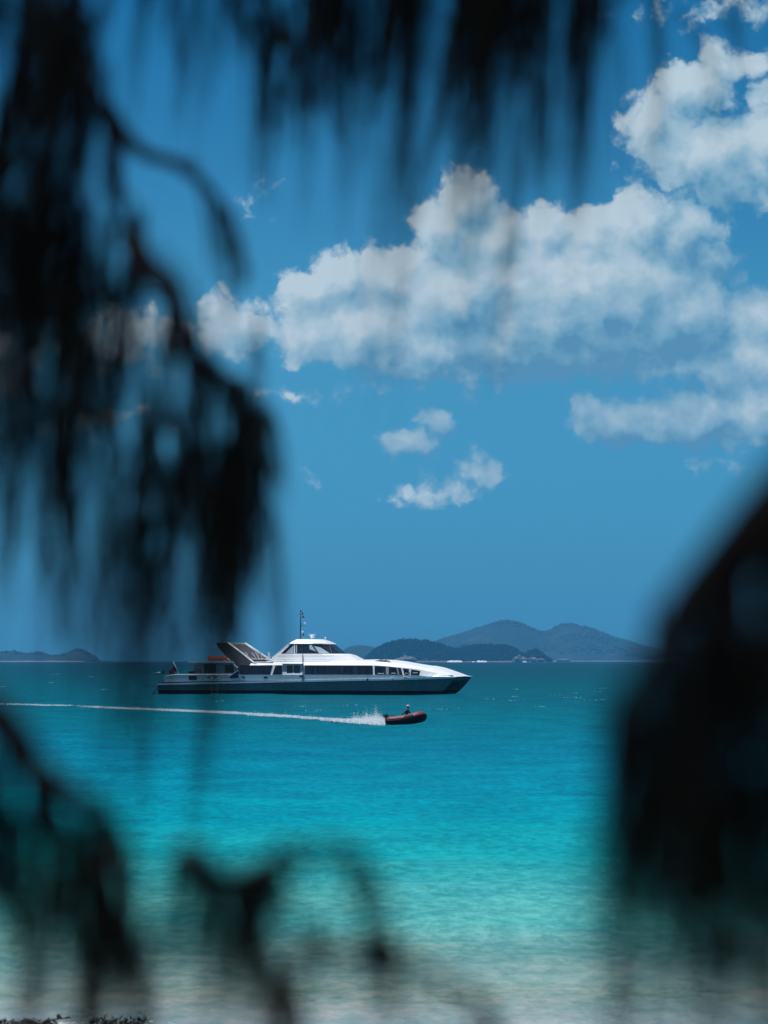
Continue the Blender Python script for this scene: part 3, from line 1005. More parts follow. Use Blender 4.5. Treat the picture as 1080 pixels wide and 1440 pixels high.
# lettering on the quarter: too small to read, dark blue strokes
bm = bmesh.new()
def stroke(pts, w=.055):
    P_ = [(fp(x, y, 5.03)[0], -5.03, fp(x, y, 5.03)[1]) for x, y in pts]
    tube(bm, P_, w, 4)
for pl in ([(292.4, 950.6), (292.4, 953.6)], [(292.4, 950.7), (295.2, 950.5)], [(292.4, 952.2), (294.8, 952.1)], [(292.6, 953.7), (295, 953.6)],
           [(296.2, 953.8), (296.6, 951), (298.3, 950.2), (298.6, 952), (296.6, 952.2)], [(299.4, 950.4), (300.6, 950), (302.4, 951.8), (304.4, 953.2)],
           [(300.2, 954), (300.6, 951.8)], [(304.6, 950.5), (307.6, 950.5)], [(305.2, 953.6), (306.8, 951)], [(302, 949.4), (303.4, 950.6)]):
    stroke(pl)
obj('lettering', bm, M['blue_letter'], ferry)

# aft deckhouse with window and roof
bm = bmesh.new()
slab(bm, [(272, 951), (272.5, 932.5), (338, 933), (338, 951)], lambda s, z: 3.9)
obj('deckhouse', bm, M['grey_wall'], ferry)
def dh(s, z): return 3.94
for poly in ([(287, 947.2), (287.2, 934.4), (303.6, 934.6), (303.6, 947.4)], [(316, 946), (316, 935), (327, 935), (330, 946)]):
    for sg in (1, -1):
        bm = bmesh.new(); slab(bm, poly, dh, thick=.05, side=sg)
        obj('window', bm, M['slate'], ferry)
bm = bmesh.new()
slab(bm, [(264, 931.4), (266, 929.8), (280, 929.2), (326, 929.6), (329, 932.2), (272, 932.4)], lambda s, z: 4.35)
obj('roof', bm, M['white'], ferry)
for px in (266.5, 330):
    for sg in (1, -1):
        bm = bmesh.new()
        s_, zt_ = fp(px, 931, 4.2)
        tube(bm, [(s_, -4.2 * sg, sheer(s_) + .2), (s_, -4.2 * sg, zt_)], 0.05, 6)
        obj('roof_post', bm, M['metal'], ferry)

# raked stern fins
FINW = [(948, 4.85), (936, 4.6), (926, 3.9), (904, 3.25)]
def fin_w(s, z):
    # flares outward towards the side of the ship
    return interp([(2.4, 4.95), (3.6, 4.55), (4.7, 3.85), (6.9, 3.25)], z)
FIN = [(302, 904), (320.5, 904), (338, 917.2), (354, 930), (361, 935.4), (362, 948.6), (351, 948.6), (343, 946), (335, 940), (319, 925)]
for sg in (1, -1):
    bm = bmesh.new()
    slab(bm, FIN, fin_w, thick=.16, side=sg)
    f = obj('stern_fin', bm, M['slate'], ferry)
    def edge(pts, r, mat, nm, par):
        bm = bmesh.new()
        P_ = []
        for x, y in pts:
            s, w, z = fpl(x, y, fin_w)
            P_.append((s, -sg * (w - .08), z))
        tube(bm, P_, r, 6)
        return obj(nm, bm, mat, par, smooth=True)
    edge([(302, 904), (310, 914), (319, 925), (327, 933), (335, 940), (344, 947)], .065, M['white_side'], 'edge_trim', f)
    edge([(320.5, 904), (338, 917.2), (354, 930), (361, 935.4)], .15, M['white'], 'edge_trim', f)
    bm = bmesh.new()
    slab(bm, [(320, 926.6), (320, 925.6), (349, 925.6), (350.5, 926.6)], lambda s, z: fin_w(s, z) + .03, thick=.05, side=sg)
    obj('cross_trim', bm, M['white_side'], f)
    # inner lining of the fin
    bm = bmesh.new()
    slab(bm, [(304, 905), (319.5, 905), (352, 930), (326, 930), (319, 923.5)], lambda s, z: fin_w(s, z) - .165, thick=.03, side=sg)
    obj('inner_panel', bm, M['fin_inner'], f)
bm = bmesh.new()
s0, w0, z0 = fpl(302, 903.8, fin_w); s1, w1, z1 = fpl(320.5, 903.8, fin_w)
box(bm, (s1 - .55, -w0 + .02, z0 - .16), (s1 + .05, w0 - .02, z0 + .02), .03)
obj('arch_beam', bm, M['white'], ferry)
# upper deck aft
bm = bmesh.new()
slab(bm, [(337, 933.6), (337, 931.8), (384, 931.0), (384, 933.6)], lambda s, z: 4.2)
obj('upper_deck', bm, M['deck'], ferry)

# wheelhouse
def ring_at(py, aft, corner, front, w, wn=0.45):
    z = fp(corner, py, w)[1]
    sa = fp(aft, py, w)[0]; sc_ = fp(corner, py, w)[0]; sf_ = fp(front, py, -w * wn)[0]
    sm = sc_ + (sf_ - sc_) * .62
    return [(sa, -w, z), (sc_, -w, z), (sm, -w * .80, z), (sf_, -w * wn, z), (sf_, w * wn, z), (sm, w * .80, z), (sc_, w, z), (sa, w, z)]
bm = bmesh.new()
loft(bm, [ring_at(932.0, 380, 462, 520, 4.0), ring_at(929.6, 381, 461, 516, 3.95), ring_at(929.4, 382, 460, 515, 3.75), ring_at(925.6, 382.5, 458, 509, 3.6),
          ring_at(925.3, 384, 456, 508, 3.42), ring_at(921.5, 390, 455, 501, 3.3), ring_at(919.3, 393, 452, 492, 3.2)])
obj('wheelhouse_base', bm, M['white'], ferry)
bm = bmesh.new()
loft(bm, [ring_at(919.4, 394.5, 448, 487.5, 3.05), ring_at(905.4, 408, 439.5, 470.5, 2.62)])
obj('wheelhouse_window', bm, M['glass_clear'], ferry)
bm = bmesh.new()
loft(bm, [ring_at(905.8, 405.5, 440.5, 473, 2.74), ring_at(904.8, 406.5, 440.5, 472, 2.76), ring_at(901.5, 412, 438, 464, 2.5), ring_at(898.9, 417, 434, 456, 2.1)])
obj('wheelhouse_roof', bm, M['white'], ferry)
# aft raked pillars and mullions
def whw(s, z): return interp([(fp(420, 919.4, 3)[1], 3.09), (fp(420, 905.4, 2.6)[1], 2.66)], z)
for poly in ([(381, 925.5), (384, 925.6), (394.8, 918.9), (408.8, 905.8), (410, 904.6), (404.8, 905.4)], [(413.4, 919.3), (413.4, 905.6), (414.8, 905.6), (414.8, 919.3)]):
    for sg in (1, -1):
        bm = bmesh.new(); slab(bm, poly, lambda s, z: whw(s, z) + .02, thick=.14, side=sg)
        obj('pillar', bm, M['white'], ferry)
# pale patches on the side glass; windscreen patch is a painted reflection
panels('glass_patch', [(401, 918.8), (411.5, 908.6), (412.8, 908.6), (412.8, 918.8)], M['curtain'], wf=lambda s, z: whw(s, z) + .03, thick=.05)
panels('glass_patch', [(416, 918.8), (416, 906.5), (417.6, 906.5), (417.6, 918.8)], M['curtain'], wf=lambda s, z: whw(s, z) + .03, thick=.05)
A_ = ring_at(919.2, 394.5, 448, 487.5, 3.09); B_ = ring_at(905.6, 408, 439.5, 470.5, 2.66)
def on_pane(i, u, v, lift=.04):
    a0, a1, b0, b1 = Vector(A_[i]), Vector(A_[i + 1]), Vector(B_[i]), Vector(B_[i + 1])
    q = a0.lerp(a1, u).lerp(b0.lerp(b1, u), v)
    n_ = (a1 - a0).cross(b0 - a0).normalized()
    if n_.y > 0: n_ = -n_
    return q + n_ * lift
def pane_quad(name, i, uv, mat):
    bm = bmesh.new()
    a = [bm.verts.new(on_pane(i, u, v)) for u, v in uv]
    b = [bm.verts.new(on_pane(i, u, v, .01)) for u, v in uv]
    bm.faces.new(a); bm.faces.new(b[::-1])
    for k in range(len(a)):
        bm.faces.new((a[k], b[k], b[(k + 1) % len(a)], a[(k + 1) % len(a)]))
    obj(name, bm, mat, ferry)
pane_quad('glass_patch', 1, [(.05, .02), (.92, .02), (.55, .62), (.0, .78)], M['curtain'])  # pale reflection painted on the corner pane of the windscreen
pane_quad('glass_patch', 0, [(.80, .45), (.84, .9), (.93, .95), (.97, .2)], M['curtain'])
for i in (1, 2, 3, 5, 6):
    bm = bmesh.new()
    tube(bm, [Vector(A_[i]), Vector(B_[i])], .05, 5)
    obj('windscreen_post', bm, M['dark_metal'], ferry)
bm = bmesh.new()
tube(bm, [on_pane(2, .1, .05, .08), on_pane(2, .75, .8, .08)], .03, 5)
obj('wiper', bm, M['black'], ferry)
# thin dark vertical tube at the break of the superstructure
bm = bmesh.new()
for sg in (1,):
    pl = []
    for x, y, w_ in ((424.6, 905, 2.72), (425.6, 919.4, 3.14), (425.8, 925, 3.66), (425.8, 930, 4.06), (425.9, 934, 4.78), (425.9, 948.6, 5.06), (426, 957.6, 5.16)):
        s, z = fp(x, y, w_); pl.append((s, -w_, z))
    tube(bm, pl, .06, 6)
obj('side_tube', bm, M['dark_metal'], ferry)
bm = bmesh.new()
s, z = fp(424.6, 951, 5.1)
box(bm, (s - .3, -5.25, z - .1), (s + .12, -5.06, z + .1), .04)
obj('fender_bracket', bm, M['black'], ferry)

# mast
bm = bmesh.new()
s, z0 = fp(422.6, 899.5, 0.8); _, z1 = fp(422.6, 859.5, 0.8)
MW = -0.8
tube(bm, [(s, MW, z0 - .1), (s, MW, z1)], .10, 8, .06)
mast = obj('mast', bm, M['dark_metal'], ferry, smooth=True)
def mp_(px, py): 
    a0, b0 = fp(px, py, 0.8); return Vector((a0, MW, b0))
for a0, b0 in (((420, 864.3), (426.2, 864.3)), ((423, 868.4), (426.6, 868.2)), ((423, 880), (429.4, 878.9)), ((423, 893.5), (426, 893.5))):
    bm = bmesh.new()
    tube(bm, [mp_(*a0), mp_(*b0)], .045, 6)
    obj('crosstree', bm, M['dark_metal'], mast)
for px, py, r in ((423, 859.6, .12), (425.6, 862.4, .10), (426.6, 867.2, .12), (426.6, 892.4, .11)):
    bm = bmesh.new()
    q = mp_(px, py)
    tube(bm, [q - Vector((0, 0, .13)), q + Vector((0, 0, .13))], r * .8, 8)
    obj('navigation_light', bm, M['black'], mast, smooth=True)
for px, py, r in ((428.9, 876.6, .15), (425.6, 888.3, .12)):
    bm = bmesh.new()
    bmesh.ops.create_uvsphere(bm, u_segments=12, v_segments=8, radius=r, matrix=Matrix.Translation(mp_(px, py)))
    obj('antenna_dome', bm, M['white'], mast, smooth=True)
# radar and satellite dome
bm = bmesh.new()
q = mp_(438.6, 898.5)
tube(bm, [q - Vector((0, 0, .1)), q + Vector((0, 0, .3))], .13, 8)
bmesh.ops.create_uvsphere(bm, u_segments=14, v_segments=9, radius=.27, matrix=Matrix.Translation(q + Vector((.05, 0, .32))) @ Matrix.Diagonal((1.2, 1, .75, 1)))
box(bm, q + Vector((-.45, -.12, .5)), q + Vector((.5, .12, .64)), .03)
tube(bm, [q + Vector((0, 0, .3)), q + Vector((0, 0, .55))], .08, 6)
obj('radar', bm, M['white'], ferry, smooth=False)
bm = bmesh.new()
q = mp_(457.8, 899.5)
tube(bm, [q, q + Vector((0, 0, .2))], .05, 6)
bmesh.ops.create_uvsphere(bm, u_segments=10, v_segments=7, radius=.12, matrix=Matrix.Translation(q + Vector((0, 0, .24))))
obj('horn', bm, M['white'], ferry, smooth=True)

# side ladder
bm = bmesh.new()
lp = lambda px, py: Vector((fp(px, py, 5.22)[0], -5.22, fp(px, py, 5.22)[1]))
for px in (297.4, 306.6):
    tube(bm, [lp(px + .6, 953.2), lp(px + .2, 957), lp(px, 962), lp(px - .2, 979)], .018, 6)
for py in (962.5, 966.8, 971, 975.2):
    tube(bm, [lp(297.4, py), lp(306.6, py)], .012, 5)
obj('ladder', bm, M['grey_wall'], ferry)
for px in (298.2, 307.4):
    bm = bmesh.new()
    bmesh.ops.create_uvsphere(bm, u_segments=8, v_segments=6, radius=.13, matrix=Matrix.Translation(lp(px, 953.6)))
    obj('ladder_bracket', bm, M['white'], ferry)
# stern platform
for sg in (1, -1):
    bm = bmesh.new()
    s0, z0 = fp(228, 964.5, 4.0)
    box(bm, (-1.9, -sg * 4.7 - .0, z0 - .05), (0.0, -sg * 3.1, z0 + .05), .02)
    tube(bm, [(-1.9, -sg * 4.6, z0), (-.9, -sg * 4.6, z0), (.1, -sg * 4.6, z0)], .05, 6)
    tube(bm, [(-.02, -sg * 4.5, z0 - .05), (-.9, -sg * 4.5, .03)], .05, 6)
    tube(bm, [(-.9, -sg * 4.5, .03), (.1, -sg * 4.5, .03)], .04, 6)
    obj('swim_platform', bm, M['dark_metal'], ferry)
# davit reaching over the stern
bm = bmesh.new()
dv = lambda px, py: Vector((fp(px, py, 4.4)[0], -4.4, fp(px, py, 4.4)[1]))
tube(bm, [dv(231.6, 962), dv(230.2, 953), dv(229.2, 946)], .04, 6)
tube(bm, [dv(230.4, 945.4), dv(222, 945.8), dv(215, 946.3)], .05, 6, .03)
dav = obj('davit', bm, M['metal'], ferry, smooth=True)
bm = bmesh.new()
q = dv(229.2, 945.3)
box(bm, q + Vector((-.12, -.1, -.17)), q + Vector((.12, .1, .17)), .03)
obj('winch', bm, M['black'], dav)
# flagstaff
bm = bmesh.new()
fl = lambda px, py: Vector((fp(px, py, 3.0)[0], -3.0, fp(px, py, 3.0)[1]))
tube(bm, [fl(252, 949.5), fl(248, 940), fl(243.6, 930)], .05, 6, .035)
obj('flagstaff', bm, M['white'], ferry, smooth=True)
# rail along the foredeck roof
bm = bmesh.new()
fr = lambda px, py, w=2.6: Vector((fp(px, py, w)[0], -w, fp(px, py, w)[1]))
tube(bm, [fr(545, 930), fr(560, 932.2), fr(575, 934.1), fr(590, 935.8)], .035, 6)
for px, a0, b0 in ((547, 930.3, 933), (559, 932, 934.5), (572, 933.8, 936), (585, 935.2, 937.3)):
    tube(bm, [fr(px, a0), fr(px, b0 + .6)], .028, 5)
obj('roof_rail', bm, M['metal'], ferry)
# chain and fairlead beside the small forward window
bm = bmesh.new()
fq = lambda px, py: Vector((fp(px, py, 5.08)[0], -5.1, fp(px, py, 5.08)[1]))
for k in range(14):
    a0 = fq(565.5 + random.uniform(0, 8.5), random.uniform(951.3, 955.2))
    tube(bm, [a0, a0 + Vector((random.uniform(.15, .4), 0, random.uniform(-.12, .12)))], .045, 5)
obj('anchor_gear', bm, M['tan'], ferry)
bm = bmesh.new()
a0 = fq(517, 955.4)
bmesh.ops.create_uvsphere(bm, u_segments=10, v_segments=8, radius=.14, matrix=Matrix.Translation(a0 - Vector((0, .12, 0))))
obj('fender', bm, M['black'], ferry, smooth=True)
for px, py in ((551.5, 954),):
    bm = bmesh.new(); q = fq(px, py); box(bm, q + Vector((-.09, -.1, -.1)), q + Vector((.09, 0.02, .1)), .02)
    obj('side_light', bm, M['white'], ferry)

def f2w(v):
    return ferry.matrix_basis @ Vector(v)
FM = Matrix.Translation(FO) @ Matrix.Rotation(-FA, 4, 'Z')
def on_ferry(name, lab, cat, loc, rz=0, group=None):
    w = FM @ Vector(loc)
    return empty(name, w, -FA + rz, lab, cat, group)

# things standing on the ferry
sR, zR = fp(309, 929.6, 1.0)
raft = on_ferry('rescue_boat', 'faded orange covered rescue boat lying on the aft roof of the ferry', 'boat', (sR - .2, 0.0, zR + .03))
bm = bmesh.new()
rings = []
for i in range(13):
    u = -1 + 2 * i / 12
    e = (1 - abs(u) ** 5) ** .5 if abs(u) < 1 else 0.0
    e = max(e, .35)
    rings.append([(u * 1.75, -e * .8, .06), (u * 1.75, -e * .95, .3), (u * 1.75, -e * .85, .52), (u * 1.75, -e * .3, .62), (u * 1.75, e * .3, .62), (u * 1.75, e * .85, .52), (u * 1.75, e * .95, .3), (u * 1.75, e * .8, .06)])
loft(bm, rings)
hb = obj('cover', bm, M['orange'], raft)
bm = bmesh.new()
for u in (-1.1, 0, 1.1):
    box(bm, (u - .08, -.6, -.04), (u + .08, .6, .1))
obj('cradle', bm, M['dark_metal'], raft)
bm = bmesh.new()
for u in (-.9, .4):
    tube(bm, [(u, -.96, .1), (u, -.98, .32), (u, -.86, .55), (u, 0, .65), (u, .86, .55), (u, .98, .32), (u, .96, .1)], .02, 5)
obj('strap', bm, M['black'], raft)

# ensign
bm = bmesh.new()
p0 = fl(248.6, 941.5); p1 = fl(246, 936)
nxf, nyf = 10, 6
grid = []
for i in range(nxf + 1):
    row = []
    for j in range(nyf + 1):
        u, v = i / nxf, j / nyf
        top = p1.lerp(p0, v * 1.25)
        q = top + Vector((-.92 * u, .10 * math.sin(u * 7 + v), -.85 * u ** 1.1 + .05 * math.sin(u * 9)))
        row.append(bm.verts.new(q))
    grid.append(row)
for i in range(nxf):
    for j in range(nyf):
        bm.faces.new((grid[i][j], grid[i + 1][j], grid[i + 1][j + 1], grid[i][j + 1]))
bmesh.ops.solidify(bm, geom=bm.faces[:], thickness=.012)
fo = obj('flag', bm, [M['red'], M['navy'], M['white']], None)
for p in fo.data.polygons:
    c_ = p.center
    du = (p1.x - c_.x)
    p.material_index = 1 if du < .42 and c_.z > p1.z - .75 else 0
fo.matrix_basis = FM
tag(fo, 'drooping red and blue ensign flag on the leaning staff at the stern', 'flag')

# lifebuoy on the deckhouse wall
s_, z_ = fp(278.6, 944.6, 3.98)
lb = on_ferry('lifebuoy', 'round dark red lifebuoy hanging on the grey deckhouse wall', 'lifebuoy', (s_, -4.02, z_))
bm = bmesh.new()
pts = [(.30 * math.cos(t_), 0, .30 * math.sin(t_)) for t_ in np.linspace(0, 2 * PI, 25)]
tube(bm, pts, .075, 8, cap=False)
obj('ring', bm, M['red'], lb, smooth=True)
for t_ in (0.8, 2.35, 3.9, 5.5):
    bm = bmesh.new()
    tube(bm, [(.30 * math.cos(t_ - .12), 0, .30 * math.sin(t_ - .12)), (.30 * math.cos(t_ + .12), 0, .30 * math.sin(t_ + .12))], .084, 8)
    obj('band', bm, M['white'], lb)
# dark bin beside the deckhouse
s_, z_ = fp(268.5, 948, 4.4)
bn = on_ferry('gas_locker', 'black locker standing on the aft deck by the deckhouse', 'locker', (s_, -4.3, sheer(s_) + .22))
bm = bmesh.new(); box(bm, (-.3, -.3, 0), (.3, .3, z_ - sheer(s_) + .1), .05); obj('body', bm, M['black'], bn)
bm = bmesh.new(); box(bm, (-.33, -.33, z_ - sheer(s_) + .1), (.33, .33, z_ - sheer(s_) + .17), .03); obj('lid', bm, M['dark_metal'], bn)

# sun chairs on the upper deck, inside the fins
def make_chair(lab, mat_f, mat_c, back, group):
    t_ = on_ferry('deck_chair', lab, 'chair', (0, 0, 0), 0, group)
    bm = bmesh.new()
    for y in (-.28, .28):
        tube(bm, [(-.55, y, .30), (.55, y, .30)], .025, 5)
        tube(bm, [(-.45, y, 0), (-.2, y, .30)], .022, 5)
        tube(bm, [(.45, y, 0), (.2, y, .30)], .022, 5)
        tube(bm, [(-.05, y, .30), (-.05 - .62 * math.cos(back), y, .30 + .9 * math.sin(back))], .025, 5)
    obj('frame', bm, mat_f, t_)
    bm = bmesh.new(); box(bm, (-.05, -.26, .29), (.55, .26, .34), .015); obj('seat', bm, mat_c, t_)
    bm = bmesh.new()
    box(bm, (-.86, -.26, -.02), (0, .26, .03), .01)
    bmesh.ops.rotate(bm, verts=bm.verts, matrix=Matrix.Rotation(back, 3, 'Y'))
    bmesh.ops.translate(bm, verts=bm.verts, vec=(-.05, 0, .32))
    obj('backrest', bm, mat_c, t_)
    return t_
zdk = fp(360, 931, 3)[1]
spots = [(346.5, 2.4, .25, 'tan deck chair farthest aft under the stern fin, its back nearly flat'), (351.5, 1.2, .95, 'second tan deck chair from the stern fin with its back raised steeply'),
         (356.5, 2.7, .45, 'tan deck chair with a half raised back, third from the stern fin'), (361, 1.4, .85, 'tan deck chair near the middle of the row on the upper deck'),
         (365, 2.7, 1.05, 'tan deck chair with its back upright, next but one to the white chair'), (369.5, 2.0, 1.2, 'pale tan deck chair right beside the white chair')]
for px, w_, bk, lab in spots:
    c_ = make_chair(lab, M['white'] if bk > .8 else M['metal'], M['tan'] if bk < 1.1 else M['cap'], bk, 'deck chairs on the upper deck of the ferry')
    s_, _ = fp(px, 928, w_)
    c_.location = FM @ Vector((s_, -w_, zdk + .02))
    c_.rotation_euler.z = -FA + random.uniform(-.4, .4); c_.scale = (1.3, 1.3, 1.25)
c_ = make_chair('white deck chair with tall raised back at the forward end of the row', M['white'], M['white'], 1.35, 'deck chairs on the upper deck of the ferry')
s_, _ = fp(379.5, 928, 2.6)
c_.location = FM @ Vector((s_, -2.6, zdk + .02)); c_.scale = (1.1, 1.1, 1.1)
# dark crates among the chairs
s_, _ = fp(361, 928, 3.4)
kk = on_ferry('storage_bench', 'long low dark storage bench in front of the deck chairs', 'bench', (s_, -3.3, zdk + .02))
bm = bmesh.new(); box(bm, (-1.5, -.2, 0), (1.3, .2, .2), .03); obj('body', bm, M['slate'], kk)
bm = bmesh.new()
for k in range(7): box(bm, (-1.45 + k * .4, -.22, .2), (-1.12 + k * .4, .2, .26), .02)
obj('cushion', bm, M['brown'], kk)
# tarpaulin pile on the fore roof
s_, z_ = fp(541, 932.4, 3.3)
cp = on_ferry('tarpaulin_pile', 'brown tarpaulin covered pile of gear on the roof above the forward windows', 'tarpaulin', (s_, -3.2, z_ - .02))
bm = bmesh.new()
rings = []
for i in range(22):
    u = -1 + 2 * i / 21
    h_ = (.42 * (1 - abs(u + .15) ** 2.5)) * (1 + .3 * mnoise.noise(Vector((u * 4, 0, 0))))
    h_ = max(h_, .06)
    z0 = -.10 * u
    rings.append([(u * 1.3, -.55, z0), (u * 1.3, -.5, z0 + h_ * .7 + .04 * mnoise.noise(Vector((u * 9, 1, 0)))), (u * 1.3, -.2, z0 + h_), (u * 1.3, .3, z0 + h_ * .95), (u * 1.3, .6, z0)])
loft(bm, rings)
obj('cover', bm, M['brown'], cp)
bm = bmesh.new()
for u in (-.8, -.2, .5): tube(bm, [(u, -.56, 0), (u, -.5, .32), (u, -.2, .43), (u, .3, .42), (u, .62, 0)], .025, 5)
obj('strap', bm, M['tan'], cp)

# ---------------------------------------------------------------- INFLATABLE TENDER
TY = Yof(1018.3)
tc0 = at(570, 1018.3, TY)
TYAW = R(-20); TP = R(4.5)
tender = empty('inflatable_dinghy', (tc0.x, TY, 0.06), TYAW, 'dark red inflatable dinghy speeding to the right with its bow lifted', 'dinghy')
tender.rotation_euler = (0, -TP, TYAW)
L2, HB, TR = 1.30, .52, .30
ctr = []
for i in range(9): ctr.append((-L2 + .05 + i * (1.65 / 8), -HB, .26, TR))
for k in range(1, 12):
    a_ = -PI / 2 + PI * k / 12
    ctr.append((.28 + (L2 - .28 - .1) * math.cos(a_) ** .8 if math.cos(a_) > 0 else .28, HB * math.sin(a_), .26 + .14 * math.cos(a_), TR))
for i in range(9): ctr.append((.28 - i * (1.65 / 8), HB, .26, TR))
bm = bmesh.new()
P_ = [Vector(c[:3]) for c in ctr]
rad = [TR * (1 + .26 * max(0, c_r[0] + .5) / 1.6) * (.45 if i in (0, len(ctr) - 1) else .85 if i in (1, len(ctr) - 2) else 1) for i, c_r in enumerate(ctr)]
tube(bm, P_, rad, 14)
tb = obj('tube', bm, [M['tube_dark'], M['tube_red']], tender, smooth=True)
for p in tb.data.polygons:
    p.material_index = 1 if p.center.z > .41 + .15 * max(0, min(1, (p.center.x + .1) / .8)) else 0  # shade on the tube sides painted dark, top left red
for sg in (-1, 1):
    bm = bmesh.new()
    pl = [Vector((c[0], c[1] + math.copysign(TR * .98, c[1]), c[2] + .03)) for c in (ctr[1:9] if sg < 0 else ctr[-9:-1])]
    tube(bm, pl, .025, 6)
    obj('rubbing_strake', bm, M['black'], tender)
for x in (-.9, -.4, .15):
    for sg in (-1, 1):
        bm = bmesh.new()
        tube(bm, [(x, sg * (HB + .12), .45), (x + .1, sg * (HB + .13), .50), (x + .2, sg * (HB + .12), .45)], .018, 5)
        obj('grab_handle', bm, M['black'], tender)
bm = bmesh.new()
loft(bm, [[(-L2 + .1, -.45, .1), (-L2 + .1, 0, -.02), (-L2 + .1, .45, .1), (-L2 + .1, .45, .18), (-L2 + .1, -.45, .18)],
          [(.3, -.45, .1), (.3, 0, -.04), (.3, .45, .1), (.3, .45, .18), (.3, -.45, .18)],
          [(1.0, -.2, .25), (1.0, 0, .12), (1.0, .2, .25), (1.0, .2, .3), (1.0, -.2, .3)]])
obj('hull_floor', bm, plain('olive_hull', (0.10, 0.11, 0.02), .5, .3), tender)
bm = bmesh.new(); box(bm, (-L2 + .1, -.42, .05), (-L2 + .17, .42, .5), .01); obj('transom', bm, M['black'], tender)
# outboard
bm = bmesh.new()
box(bm, (-L2 - .28, -.13, .46), (-L2 + .06, .13, .74), .06)
tube(bm, [(-L2 - .06, 0, .5), (-L2 - .1, 0, -.35)], .06, 8)
box(bm, (-L2 - .32, -.09, -.28), (-L2 + .0, .09, -.24), .01)
om = obj('outboard_motor', bm, M['black'], tender)
bm = bmesh.new(); tube(bm, [(-L2 + .05, 0, .62), (-L2 + .5, -.08, .68)], .022, 6); obj('tiller', bm, M['dark_metal'], om)
# fuel tank standing in the boat
TM = Matrix.Translation((tc0.x, TY, 0.06)) @ Matrix.Rotation(TYAW, 4, 'Z') @ Matrix.Rotation(-TP, 4, 'Y')
ft = empty('bag', TM @ Vector((-.72, -.3, .18)), TYAW, 'small dark blue bag lying on the side tube behind the driver', 'bag')
bm = bmesh.new()
box(bm, (-.17, -.12, .2), (.17, .12, .42), .06)
for v in bm.verts: v.co += Vector((.03, .02, .03)) * mnoise.noise(v.co * 7)
obj('body', bm, M['navy'], ft)
bm = bmesh.new(); tube(bm, [(-.1, 0, .41), (-.05, 0, .5), (.05, 0, .5), (.1, 0, .41)], .014, 5); obj('handle', bm, M['black'], ft)

# ---------------------------------------------------------------- DRIVER
def skin_figure(name, joints, bones, mat, parent, sub=1):
    me = bpy.data.meshes.new(name)
    keys = list(joints)
    idx = {k: i for i, k in enumerate(keys)}
    me.from_pydata([joints[k][0] for k in keys], [(idx[a], idx[b]) for a, b in bones], [])
    o = bpy.data.objects.new(name, me)
    C.objects.link(o)
    md = o.modifiers.new('skin', 'SKIN')
    md.use_smooth_shade = True
    for i, k in enumerate(keys):
        r_ = joints[k][1]
        me.skin_vertices[0].data[i].radius = r_ if isinstance(r_, tuple) else (r_, r_)
        me.skin_vertices[0].data[i].use_root = (k == 'pelvis')
    ss = o.modifiers.new('sub', 'SUBSURF'); ss.levels = sub; ss.render_levels = sub
    me.materials.append(mat)
    if parent: o.parent = parent
    return o
seatp = TM @ Vector((.18, -.18, .38))
man = empty('person', seatp, TYAW, 'person in dark blue long sleeves and pale cap sitting in the dinghy', 'person')
J = {'pelvis': ((0, 0, .12), (.15, .13)), 'waist': ((.01, 0, .27), (.13, .11)), 'chest': ((.05, 0, .43), (.16, .12)), 'neckb': ((.07, 0, .56), (.08, .07)), 'neck': ((.085, 0, .62), .055),
     'head1': ((.10, 0, .69), (.075, .085)), 'head2': ((.10, 0, .78), (.085, .095)),
     'shR': ((.05, -.19, .53), .062), 'elR': ((-.10, -.30, .33), .048), 'wrR': ((-.26, -.30, .20), .032), 'paR': ((-.33, -.30, .17), (.04, .022)),
     'shL': ((.05, .19, .53), .062), 'elL': ((.17, .27, .30), .048), 'wrL': ((.34, .20, .22), .032), 'paL': ((.41, .18, .20), (.04, .022)),
     'hipR': ((.04, -.10, .10), .10), 'knR': ((.42, -.15, .22), .07), 'anR': ((.52, -.13, -.14), .045), 'toR': ((.66, -.13, -.17), .04),
     'hipL': ((.04, .10, .10), .10), 'knL': ((.42, .15, .22), .07), 'anL': ((.52, .13, -.14), .045), 'toL': ((.66, .13, -.17), .04)}
Bn = [('pelvis', 'waist'), ('waist', 'chest'), ('chest', 'neckb'), ('neckb', 'neck'), ('neck', 'head1'), ('head1', 'head2'),
      ('chest', 'shR'), ('shR', 'elR'), ('elR', 'wrR'), ('wrR', 'paR'), ('chest', 'shL'), ('shL', 'elL'), ('elL', 'wrL'), ('wrL', 'paL'),
      ('pelvis', 'hipR'), ('hipR', 'knR'), ('knR', 'anR'), ('anR', 'toR'), ('pelvis', 'hipL'), ('hipL', 'knL'), ('knL', 'anL'), ('anL', 'toL')]
for sd_, palm, dx in (('R', Vector((-.33, -.30, .17)), -1), ('L', Vector((.41, .18, .20)), 1)):
    for i, (oy, ln) in enumerate(((-.03, .07), (-.01, .08), (.01, .075), (.03, .06))):
        a_ = palm + Vector((dx * .03, oy, 0)); b_2 = a_ + Vector((dx * ln * .6, 0, -.01)); c_2 = b_2 + Vector((dx * ln * .25, 0, -.035))
        for n_, q in (('a', a_), ('b', b_2), ('c', c_2)): J[f'f{sd_}{i}{n_}'] = (tuple(q), .0095)
        Bn += [('pa' + sd_, f'f{sd_}{i}a'), (f'f{sd_}{i}a', f'f{sd_}{i}b'), (f'f{sd_}{i}b', f'f{sd_}{i}c')]
    q = palm + Vector((-dx * .01, .045, 0)); J[f't{sd_}a'] = (tuple(q), .011); J[f't{sd_}b'] = (tuple(q + Vector((dx * .03, .02, -.015))), .009)
    Bn += [('pa' + sd_, f't{sd_}a'), (f't{sd_}a', f't{sd_}b')]
m, nt, p = new_mat('person_skin_and_shirt')
